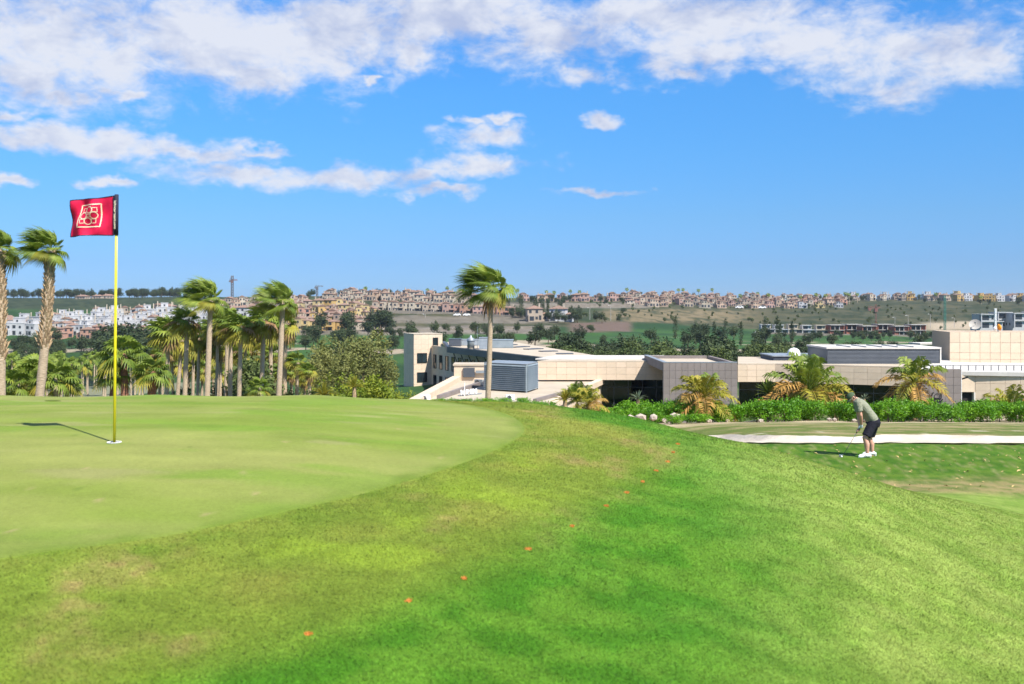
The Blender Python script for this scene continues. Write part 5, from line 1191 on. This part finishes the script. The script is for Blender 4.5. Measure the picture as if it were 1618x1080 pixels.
for i in range(13):
    a = -math.pi*.42+math.pi*.84*i/12
    for r_, u_ in ((.0,.034),(.075,.022)):
        vs.append(hp(.096*math.cos(a)+r_*math.cos(a)*1.0, .080*math.sin(a)+r_*math.sin(a)*.25, u_-.012*abs(math.sin(a))))
for i in range(12): fs_.append((2*i,2*i+1,2*i+3,2*i+2))
br = obj('brim', mesh_from('brim', vs, fs_, cap_m, True), cp); sm = br.modifiers.new('solid','SOLIDIFY'); sm.thickness = .006
mb = MB(); mb.tube([hp(-.05,0,-.045), hp(-.03,0,-.01), hp(-.014,0,.030)], [(.050,.06),(.072,.076),(.088,.079)], 14); remesh(mb.build('hair', hair_m, go), .008, 2)
# club and ball
cl = empty('golf_club', GP, 0, 'steel golf club held by the golfer with its head behind the ball', 'golf club')
mb = MB(); mb.tube([c_top, c_top+cdir*.27], [.0135,.0105], 10); mb.build('grip', black_metal, cl, True)
mb = MB(); mb.tube([c_top+cdir*.27, c_bot], [.0075,.0055], 8); mb.build('shaft', metal_dark, cl, True)
mb = MB(); b_ = c_bot; mb.prism([(b_.x-.085,b_.y-.012),(b_.x+.012,b_.y-.012),(b_.x+.012,b_.y+.022),(b_.x-.075,b_.y+.026)], 0.008, .055); mb.build('club_head', steel, cl)
bp_ = J(1329.8,722,-.14); bp_.z = .0; bw = GP+bp_; bw.z = tz(bw.x,bw.y)+.022
bm = bmesh.new(); bmesh.ops.create_icosphere(bm, subdivisions=3, radius=.0215)
for i, v_ in enumerate(bm.verts): v_.co *= (1-.02*(i % 3 == 0))
me = bpy.data.meshes.new('golf_ball'); bm.to_mesh(me); bm.free(); me.materials.append(ball_m); me.polygons.foreach_set('use_smooth', np.ones(len(me.polygons),bool))
tag(obj('golf_ball', me, None, bw), 'white golf ball on the grass in front of the golfer', 'golf ball')
# fallen leaves on the golfer's lawn
leaf_m = mat('fallen_leaf', (0.50,0.38,0.16), (0.35,0.24,0.10), 30, .8, vary=.3)
mb = MB(); mb.add([(-.035,0,0),(0,-.018,.012),(.04,0,.004),(0,.018,.014)], [(0,1,2,3)]); lm = mb.mesh('fallen_leaf', leaf_m)
for i in range(110):
    px = rr2.uniform(1230,1618); d = rr2.uniform(17,25.3); g = G(px,d)
    o = obj('fallen_leaf', lm, None, g+Vector((0,0,.012)), (rr2.uniform(-.4,.4),rr2.uniform(-.4,.4),rr2.uniform(0,6.28)), (rr2.uniform(.7,1.5),)*3)
    tag(o, 'dry fallen leaf on the lawn round the golfer', 'leaf', 'fallen leaves on the lawn')

# ---------------------------------------------------------------- houses on the far slope
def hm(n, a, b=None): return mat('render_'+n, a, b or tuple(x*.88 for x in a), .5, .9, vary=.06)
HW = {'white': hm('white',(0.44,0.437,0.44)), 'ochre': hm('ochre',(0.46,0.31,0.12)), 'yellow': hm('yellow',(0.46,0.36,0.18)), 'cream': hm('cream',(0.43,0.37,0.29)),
      'sand': hm('sand',(0.36,0.295,0.23)), 'pink': hm('pink',(0.36,0.24,0.20)), 'salmon': hm('salmon',(0.38,0.22,0.165)), 'peach': hm('peach',(0.40,0.295,0.22))}  # wall colours dulled to carry cloud shade over the far slope
tile_m = mat('terracotta_tiles', (0.25,0.165,0.125), (0.18,0.115,0.085), 1.5, .9, .6, 6, vary=.12)  # roof colour dulled for cloud shade too
brick_m = mat('raw_brick', (0.30,0.11,0.08), (0.24,0.09,0.065), 2, .9, .4, 8)
conc_m = mat('raw_concrete', (0.40,0.38,0.36), (0.32,0.30,0.28), 1, .9)
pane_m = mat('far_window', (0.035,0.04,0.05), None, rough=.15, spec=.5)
WINMESH = {}
def far_window(root, x, z, w, h, y, side=0, frame=None):
    k = (w,h)
    if k not in WINMESH:
        a = MB(); a.box(-w/2,w/2,-.04,.0,0,h); b = MB(); b.box(-w/2-.12,w/2+.12,-.10,.0,-.14,-.01); WINMESH[k] = (a.mesh('window',pane_m), b.mesh('sill',white_paint))
    o = obj('window', WINMESH[k][0], root, (x,y,z) if not side else (y,x,z), (0,0,0 if not side else side*math.pi/2)); return o
def hip(mb, x0, x1, y0, y1, z, h, ov=.45):
    x0 -= ov; x1 += ov; y0 -= ov; y1 += ov; w, d = x1-x0, y1-y0
    if w >= d: r0, r1 = (x0+d/2,(y0+y1)/2,z+h), (x1-d/2,(y0+y1)/2,z+h)
    else: r0, r1 = ((x0+x1)/2,y0+w/2,z+h), ((x0+x1)/2,y1-w/2,z+h)
    v = [(x0,y0,z),(x1,y0,z),(x1,y1,z),(x0,y1,z),r0,r1,(x0,y0,z-.12),(x1,y0,z-.12),(x1,y1,z-.12),(x0,y1,z-.12)]
    f = [(0,1,5,4),(1,2,5),(2,3,4,5),(3,0,4)] if w >= d else [(0,1,4),(1,2,5,4),(2,3,5),(3,0,4,5)]
    mb.add(v, f+[(6,7,1,0),(7,8,2,1),(8,9,3,2),(9,6,0,3),(9,8,7,6)])
def gable(mb, x0, x1, y0, y1, z, h, ov=.35):
    x0 -= ov; x1 += ov; y0 -= ov; y1 += ov; m_ = (x0+x1)/2
    mb.add([(x0,y0,z),(m_,y0,z+h),(x1,y0,z),(x0,y1,z),(m_,y1,z+h),(x1,y1,z)], [(0,1,4,3),(1,2,5,4),(0,2,1),(3,4,5),(0,3,5,2)])
def house(style):
    r = empty('house', (0,0,0)); w = MB(); rf = MB(); wins = []; chim = MB(); roofm = tile_m
    if style == 'villa':
        w.box(-4.5,2.5,0,8,-3,5.6); w.box(2.51,5.2,1.5,8,-3,3.2); hip(rf,-4.5,2.5,0,8,5.61,1.5); hip(rf,2.6,5.2,1.5,8,3.21,.8,.3)
        w.box(-4.3,-1.2,-1.8,-.01,-3,2.7); chim.box(1,1.7,3,3.7,5.8,8.0)
        wins = [(-3.2,3.6,1.2,1.3,0),(-.2,3.6,1.2,1.3,0),(1.3,.6,1.1,2.0,0),(-.3,.8,1.1,1.3,0),(-2.75,.3,2.0,1.9,-1.81),(3.8,1.0,1.1,1.3,1.49)]
    elif style == 'towered':
        w.box(-5,4,0,8,-3,3.2); w.box(-2.2,1.8,.6,6.5,3.21,6.2); w.box(-4.8,-2.6,2.5,6,3.21,5.2); gable(rf,-2.2,1.8,.6,6.5,6.21,1.1); hip(rf,-4.8,-2.6,2.5,6,5.21,.7,.3); hip(rf,2.2,4,0,8,3.21,.7,.3)
        chim.box(2.6,3.3,5,5.7,3.4,6.6)
        wins = [(-3.6,.5,1.4,1.9,0),(-.9,.5,1.2,1.9,0),(1.2,.5,1.8,2.0,0),(3.2,1.0,1.0,1.2,0),(-1.2,4.0,1.0,1.3,.59),(.9,4.0,1.0,1.3,.59),(-3.7,3.7,.8,.9,2.49)]
    elif style == 'terraced':
        w.box(-4.0,.2,0,8,-3,6.4); w.box(.21,4.0,1.0,8,-3,5.4); gable(rf,-4.0,.2,0,8,6.41,1.3,.25); hip(rf,.3,4.0,1.0,8,5.41,1.0,.2); w.box(.6,3.6,-1.0,.99,2.5,3.3); chim.box(-3.2,-2.6,4,4.6,6.6,8.6)
        wins = [(-2.0,4.0,1.2,1.3,0),(-2.9,.6,1.0,1.9,0),(-1.0,.8,1.0,1.2,0),(2.1,3.4,1.7,1.6,.99),(2.1,.2,2.2,2.0,.99)]
    elif style == 'cubic':
        w.box(-5,4.5,0,9,-3,5.8); w.box(-2.0,1.8,2,7,5.81,8.2); w.box(-4.8,-2.4,-1.6,-.01,-3,2.8); roofm = None
        rf.box(-5.12,4.62,-.12,9.12,5.802,6.15); rf.box(-2.15,1.95,1.85,7.15,8.202,8.5); chim.box(3.2,3.7,6,6.5,5.9,9.2); chim.box(-4.4,-3.9,6,6.5,5.9,9.0)
        wins = [(-3.5,3.5,1.1,1.2,0),(-.6,3.5,1.6,1.5,0),(2.4,3.5,1.1,1.2,0),(-.6,.4,1.6,2.0,0),(2.6,.7,1.1,1.3,0),(-3.6,.4,1.5,1.9,-1.61),(0,6.5,.9,1.0,1.99)]
    elif style == 'modern':
        w.box(-5.2,5.2,0,9,-3,3.0); w.box(-5.2,1.2,-.8,7.5,3.31,6.3); w.box(-5.2,-4.8,-1.6,-.01,0,6.6); roofm = None
        rf.box(-5.4,1.6,-1.8,7.7,6.302,6.6); rf.box(-5.4,5.5,-.9,9.1,3.002,3.30); chim.box(2.2,2.6,6,6.4,3.4,5.2)
        wins = [(-2.9,3.8,3.2,2.0,-.81),(.3,4.1,1.0,1.4,-.81),(-2.6,.3,3.4,2.2,0),(2.4,.3,3.2,2.2,0)]
    elif style == 'brick':
        w.box(-5.4,-4.9,0,9,-3,6.6); w.box(4.9,5.4,0,9,-3,6.6); w.box(-4.89,4.89,6,9,-3,6.5); w.box(-4.89,-2.4,.3,.6,.3,3.0); w.box(2.6,4.89,1.2,1.5,3.4,6.2); roofm = None
        rf.box(-5.5,5.5,-.8,9.1,3.02,3.32); rf.box(-5.5,5.5,-.8,9.1,6.602,6.95); rf.box(-5.5,5.5,-1.2,5.9,-.3,0)
        for x in (-1.6,1.7): chim.box(x-.2,x+.2,.2,.6,0,3.0); chim.box(x-.2,x+.2,.2,.6,3.33,6.59)
        wins = [(-2.5,.2,3.0,2.5,2.9),(2.5,.2,3.0,2.5,2.9),(-2.5,3.5,3.0,2.5,2.9),(2.2,3.5,2.6,2.5,2.9)]  # no glazing here: dark panes stand in for shade inside the open floors
    elif style == 'lowred':
        w.box(-7,7,0,9,-3,3.6); hip(rf,-7,7,0,9,3.61,2.0,.6); chim.box(3,3.7,4,4.7,4.5,6.6); wins = [(-4.5,1,1.4,1.4,0),(-1,1,1.4,1.4,0),(3,.5,1.6,2.1,0)]
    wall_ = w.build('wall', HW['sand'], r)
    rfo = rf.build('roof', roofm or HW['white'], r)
    chim.build('column' if style == 'brick' else 'chimney', conc_m if style == 'brick' else HW['cream'], r if style == 'brick' else rfo)
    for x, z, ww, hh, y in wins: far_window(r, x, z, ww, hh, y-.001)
    if style not in ('brick',):
        for i in (2.5,5.5): far_window(r, i, 1.0, 1.0, 1.2, {'villa':-4.501,'towered':-5.001,'terraced':-4.001,'cubic':-5.001,'modern':-5.201,'lowred':-7.001}[style], -1)
    return r
PROTO = {s: house(s) for s in ('villa','towered','terraced','cubic','modern','brick','lowred')}
USED = set()
rh = random.Random(77)
def set_mat(o, m):
    o.material_slots[0].link = 'OBJECT'; o.material_slots[0].material = m
def put_house(style, colour, px, d, label, group, s=1.0, rz=None, cat='house', roof=None, dz=0):
    p = PROTO[style]
    if style in USED: r = copy_tree(p)
    else: r = p; USED.add(style)
    g = G(px, d); g.z += dz; r.location = g; r.rotation_euler = (0,0,rh.uniform(-.45,.45) if rz is None else rz); mir = -1 if (rz is None and rh.random() < .4) else 1
    r.scale = (s*mir, s, s*rh.uniform(.94,1.08)); tag(r, label, cat, group)
    if group is None and 'group' in r: del r['group']
    for c in r.children:
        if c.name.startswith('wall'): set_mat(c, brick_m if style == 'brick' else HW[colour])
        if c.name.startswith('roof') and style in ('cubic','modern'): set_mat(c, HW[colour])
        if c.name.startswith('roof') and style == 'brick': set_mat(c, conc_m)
    return r
def row(n, px0, px1, d0, d1, styles, colours, label, group, s=(.85,1.1), rz=None, jd=8):
    for i in range(n):
        t = (i+.5)/n; px = px0+(px1-px0)*t+rh.uniform(-.25,.25)*(px1-px0)/n; c = rh.choice(colours)
        put_house(rh.choice(styles), c, px, d0+(d1-d0)*t+rh.uniform(-jd,jd), label % c if '%s' in label else label, (group % c if '%s' in group else group), rh.uniform(*s), rz)
# white village left
row(9, 55, 335, 496, 500, ['villa','terraced'], ['salmon','salmon','pink'], '%s house at the foot of the white village', '%s houses at the foot of the white village', (.8,1.0))
for d, a, b, n in ((516,-20,330,13),(536,-10,340,13),(556,20,350,12),(580,60,365,11),(606,150,370,9)):
    row(n, a, b, d, d, ['cubic','cubic','cubic','terraced'], ['white'], 'white cubic house in the stepped village on the far slope', 'white houses of the stepped village', (.85,1.1), None, 5)
row(6, 180, 330, 628, 632, ['villa','towered'], ['cream','sand'], '%s roofed villa behind the white village', '%s villas behind the white village')
row(3, 108, 190, 960, 970, ['lowred'], ['sand'], 'low red roofed house on the wooded ridge', 'red roofed houses on the wooded ridge', (.7,.9))
row(14, 345, 470, 600, 640, ['villa','terraced','towered'], ['peach','cream','white','pink'], '%s house seen between the grove palms', '%s houses seen between the grove palms')
row(12, 340, 480, 690, 730, ['villa','towered'], ['sand','peach','cream'], 'sunlit %s house above the grove palms', '%s houses above the grove palms')
# ochre village
for d, n, a, b in ((522,8,440,606),(545,8,445,610),(570,8,445,606),(600,8,450,600),(632,8,440,590),(668,8,440,580)):
    row(n, a, b, d, d, ['villa','towered','terraced'], ['ochre','yellow','yellow','peach','salmon','cream'], '%s house in the densely stepped ochre village', '%s houses in the ochre village', (.8,1.02), None, 6)
row(9, 590, 696, 655, 652, ['terraced'], ['sand','cream'], '%s terraced house in the long row above the bank', '%s terraced houses above the bank', (.9,1.0), .0, 2)
row(10, 694, 812, 652, 640, ['terraced','terraced','villa'], ['pink','pink','salmon'], '%s terraced house in the long row behind the lone palm', '%s terraced houses behind the lone palm', (.9,1.05), .0, 3)
for d, n, a, b in ((760,11,505,770),(800,12,510,775),(845,10,520,740)):
    row(n, a, b, d, d, ['towered','villa','towered'], ['sand','cream','peach','sand'], '%s house on the ridge above the terraced rows', '%s houses on the ridge above the terraced rows', (.85,1.1), None, 8)
row(9, 820, 1000, 850, 880, ['villa','towered'], ['pink','peach'], '%s detached villa spaced along the ridge', '%s detached villas along the ridge', (1.0,1.2), None, 5)
put_house('villa', 'white', 884, 590, 'white hillside villa with red roof and balcony beside a cypress', None, 1.35, -.2)
put_house('villa', 'sand', 849, 592, 'sand coloured hillside villa next to the white one', None, 1.3, .1)
for k, (d, n) in enumerate(((775,13),(805,14),(838,14),(872,14),(910,14),(950,13),(990,12))):
    for i in range(n):
        px = 985+(1345-985)*(i+.5)/n+rh.uniform(-7,7); c = rh.choice(['sand','peach','sand','cream','pink'] if px < 1200 else ['peach','pink','salmon','cream','white','yellow'])
        if k == 6 and px > 1180: c = 'white'
        put_house(rh.choice(['towered','villa','terraced','towered']), c, px, d+(px-985)*.26+rh.uniform(-9,9), c+' house in the crowded hilltop estate beyond the clubhouse', c+' houses of the crowded hilltop estate', rh.uniform(.82,1.08))
row(13, 1345, 1640, 1035, 1040, ['villa','towered','terraced'], ['peach','cream','ochre','white','sand'], '%s house along the far end of the ridge', '%s houses along the far end of the ridge', (.85,1.1))
row(13, 1340, 1640, 1085, 1090, ['towered','cubic'], ['white','white','yellow','peach'], '%s house on the skyline at the far end of the ridge', '%s skyline houses at the far end of the ridge', (.9,1.1))
row(8, 1510, 1640, 1010, 1010, ['terraced','cubic'], ['white','white','ochre'], '%s row house above the dry bank', '%s row houses above the dry bank', (.9,1.0))
for i, px in enumerate((1214,1235,1257,1279,1301)):
    put_house('modern', ['white','white','cream','white','cream'][i], px, 548, ['white','white','cream','white','cream'][i]+' flat roofed modern villa in the row on the slope', ['white','white','cream','white','cream'][i]+' modern villas on the slope', .78, -.1)
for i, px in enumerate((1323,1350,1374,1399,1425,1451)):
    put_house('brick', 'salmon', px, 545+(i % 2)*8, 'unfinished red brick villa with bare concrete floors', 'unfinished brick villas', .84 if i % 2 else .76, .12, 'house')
for i, (px, d) in enumerate(((1566,560),(1592,575),(1618,566),(1645,570))):
    put_house('modern', 'white', px, d, 'large white modern villa behind the tall stone block', 'large white villas behind the tall block', 1.25, .0, dz=3.5)
# retaining banks of stone below the houses
bank_m = mat('bank_stone', (0.24,0.21,0.17), (0.18,0.155,0.125), .4, .95, .5, 3)  # stone colour darkened to include the slope's cloud shade
def bank(label, pts, h):
    mb = MB(); q = [G(px,d) for px, d in pts]; r0 = q[0].copy(); root = empty('retaining_wall', r0, 0, label, 'wall')
    for a, b in zip(q[:-1], q[1:]):
        a = a-r0; b = b-r0; mb.add([a-UP*3,b-UP*3,b+UP*h,a+UP*h,a+Vector((0,.8,-3)),b+Vector((0,.8,-3)),b+Vector((0,.8,h)),a+Vector((0,.8,h))],[(0,1,2,3),(3,2,6,7),(5,4,7,6)])
    mb.build('masonry', bank_m, root)
bank('long pale retaining wall below the ochre village', [(350,505),(420,506),(500,507),(580,507),(660,505),(760,510),(870,520)], 1.0)
bank('pale retaining wall under the terraced rows', [(590,645),(650,644),(720,641),(800,630),(850,620)], 1.6)
bank('pale wall along the ridge road behind the lone palm', [(640,740),(720,742),(800,745),(900,760),(1010,770)], 2.0)
bank('low pale garden wall along the row of modern villas', [(1195,536),(1260,535),(1330,531),(1400,529),(1480,528)], 1.1)
# vehicles on the estate roads
tyre_m = mat('tyre', (0.02,0.02,0.02), None, rough=.9)
def car_proto():
    r = empty('parked_car', (0,0,0)); mb = MB()
    prof = [(-2.1,.35),(-2.15,.75),(-1.3,.95),(-.7,1.45),(1.2,1.5),(1.9,1.0),(2.1,.9),(2.1,.35)]; n = len(prof)
    mb.add([(x,-.85,z) for x,z in prof]+[(x,.85,z) for x,z in prof], [tuple(range(n)),tuple(range(2*n-1,n-1,-1))]+[(i,i+n,(i+1) % n+n,(i+1) % n) for i in range(n)]); mb.build('body', white_paint, r)
    mb = MB(); mb.box(-.55,1.1,-.87,.87,1.0,1.38); mb.build('side_window', pane_m, r)
    for x in (-1.3,1.3):
        for y in (-.8,.8): mb = MB(); mb.tube([(x,y-.1,.32),(x,y+.1,.32)], [.32,.32], 12); mb.build('wheel', tyre_m, r)
    return r
cp_ = car_proto()
for i, (px, d, lab) in enumerate(((1168,818,'white vehicle parked below the crowded hilltop estate'),(1204,828,'pale vehicle further along the estate road'),(722,632,'white car parked below the pink terraced houses'),(737,634,'second car parked below the pink terraced houses'),(1198,540,'white car parked beside the first modern villa'),(205,488,'pale car parked below the salmon houses'))):
    r = cp_ if i == 0 else copy_tree(cp_); r.location = G(px,d); r.rotation_euler = (0,0,.1*i); s_ = 1.5 if i < 2 else 1.1; r.scale = (s_,)*3; tag(r, lab, 'car', 'cars parked below the houses')
# cranes, masts and lamps
crane_red = mat('crane_red', (0.17,0.08,0.065), None, rough=.6); crane_grey = mat('crane_grey', (0.13,0.14,0.16), None, rough=.6); crane_grn = mat('crane_green', (0.03,0.16,0.12), None, rough=.6)
def crane(name, label, px, d, py_top, m, m2, jib, cjib, jz=.0, w=1.3, wt=.22, cat='crane', ang=0.0):
    g = G(px,d); H = Z(py_top,d)-g.z; root = empty(name, g, 0, label, cat); mb = MB()
    for x in (-w/2,w/2):
        for y in (-w/2,w/2): mb.bar((x,y,-2),(x,y,H),wt)
    k = int(H/(w*1.3))
    for i in range(k):
        z0, z1 = H*i/k, H*(i+1)/k; s_ = 1 if i % 2 else -1
        for y in (-w/2,w/2): mb.bar((-s_*w/2,y,z0),(s_*w/2,y,z1),wt*.7)
        for x in (-w/2,w/2): mb.bar((x,-s_*w/2,z0),(x,s_*w/2,z1),wt*.7)
    mb.build('mast', m, root)
    if jib:
        J_ = H*(1-jz); mb = MB(); ca, sa = math.cos(ang), math.sin(ang); e = Vector((ca*jib,sa*jib,J_)); b_ = Vector((-ca*cjib,-sa*cjib,J_))
        mb.bar(b_,e,.35,.35); mb.bar(b_+Vector((0,0,1.1)),e+Vector((0,0,.5)),.25,.25)
        for i in range(8): q = b_.lerp(e,i/8); q2 = b_.lerp(e,(i+.5)/8); mb.bar(q,q2+Vector((0,0,1.0)),.18)
        mb.build('jib', m2, root); mb = MB(); c_ = b_.lerp(Vector((0,0,J_)),.2); mb.box(c_.x-.8,c_.x+.8,c_.y-.6,c_.y+.6,J_-1.6,J_-.2); mb.build('counterweight', m, root)
        mb = MB(); mb.box(-.9,.9,-.9,.9,J_-2.2,J_-.1); mb.build('cab', m2, root)
    return root
crane('tower_crane', 'red topped tower crane rising above the grove palms', 367, 780, 435, crane_grey, crane_red, 4.0, 2.0, .18, 1.5, .35, ang=.2)
crane('tower_crane', 'grey tower crane with level jib above the ochre village', 501, 830, 452, crane_grey, crane_grey, 5.0, 1.6, .02, 1.2, .4, ang=.15)
crane('tower_crane', 'green lattice crane mast among the unfinished villas', 1493, 560, 467, crane_grn, crane_grn, 0, 0, 0, .9, .13)
crane('tower_crane', 'brown lattice crane with short jib behind the brick villas', 1384, 600, 480, crane_red, crane_red, 2.5, 5.0, .16, .7, .10, ang=.1)
crane('phone_mast', 'white telephone mast beyond the tall stone block', 1573, 520, 487, white_paint, white_paint, 0, 0, 0, .7, .22, 'mast')
def lamp(px, d, py_top, lab, grp):
    g = G(px,d); H = Z(py_top,d)-g.z; r = empty('street_lamp', g, 0, lab, 'street lamp', grp); mb = MB(); mb.tube([(0,0,-1),(0,0,H)], [.16,.10], 6); mb.build('post', conc_m, r)
    mb = MB(); mb.bar((0,0,H),(-1.2,0,H+.1),.16); mb.build('arm', conc_m, r); mb = MB(); mb.box(-1.7,-.9,-.2,.2,H-.05,H+.12); mb.build('lamp_head', white_paint, r)
for px, py in ((1414,501),(1435,498),(1470,496),(1508,502)): lamp(px, 620, py, 'tall street lamp on the road behind the brick villas', 'street lamps behind the brick villas')
for px, py in ((672,496),(615,499),(932,486),(965,482)): lamp(px, 610, py, 'street lamp on the road along the far bank', 'street lamps along the far bank')

# ---------------------------------------------------------------- thin haze of the far air
hz = MB(); hz.box(-4800,4800,-4800,4800,-110,60)
vm = bpy.data.materials.new('thin_haze'); vm.use_nodes = True; vm.node_tree.nodes.clear()
_v = vm.node_tree.nodes.new('ShaderNodeVolumePrincipled'); _o = vm.node_tree.nodes.new('ShaderNodeOutputMaterial'); vm.node_tree.links.new(_v.outputs[0], _o.inputs['Volume'])
_v.inputs['Color'].default_value = (.86,.92,1,1); _v.inputs['Density'].default_value = 0.00008; _v.inputs['Anisotropy'].default_value = 0.3
tag(hz.build('haze', vm), kind='stuff')
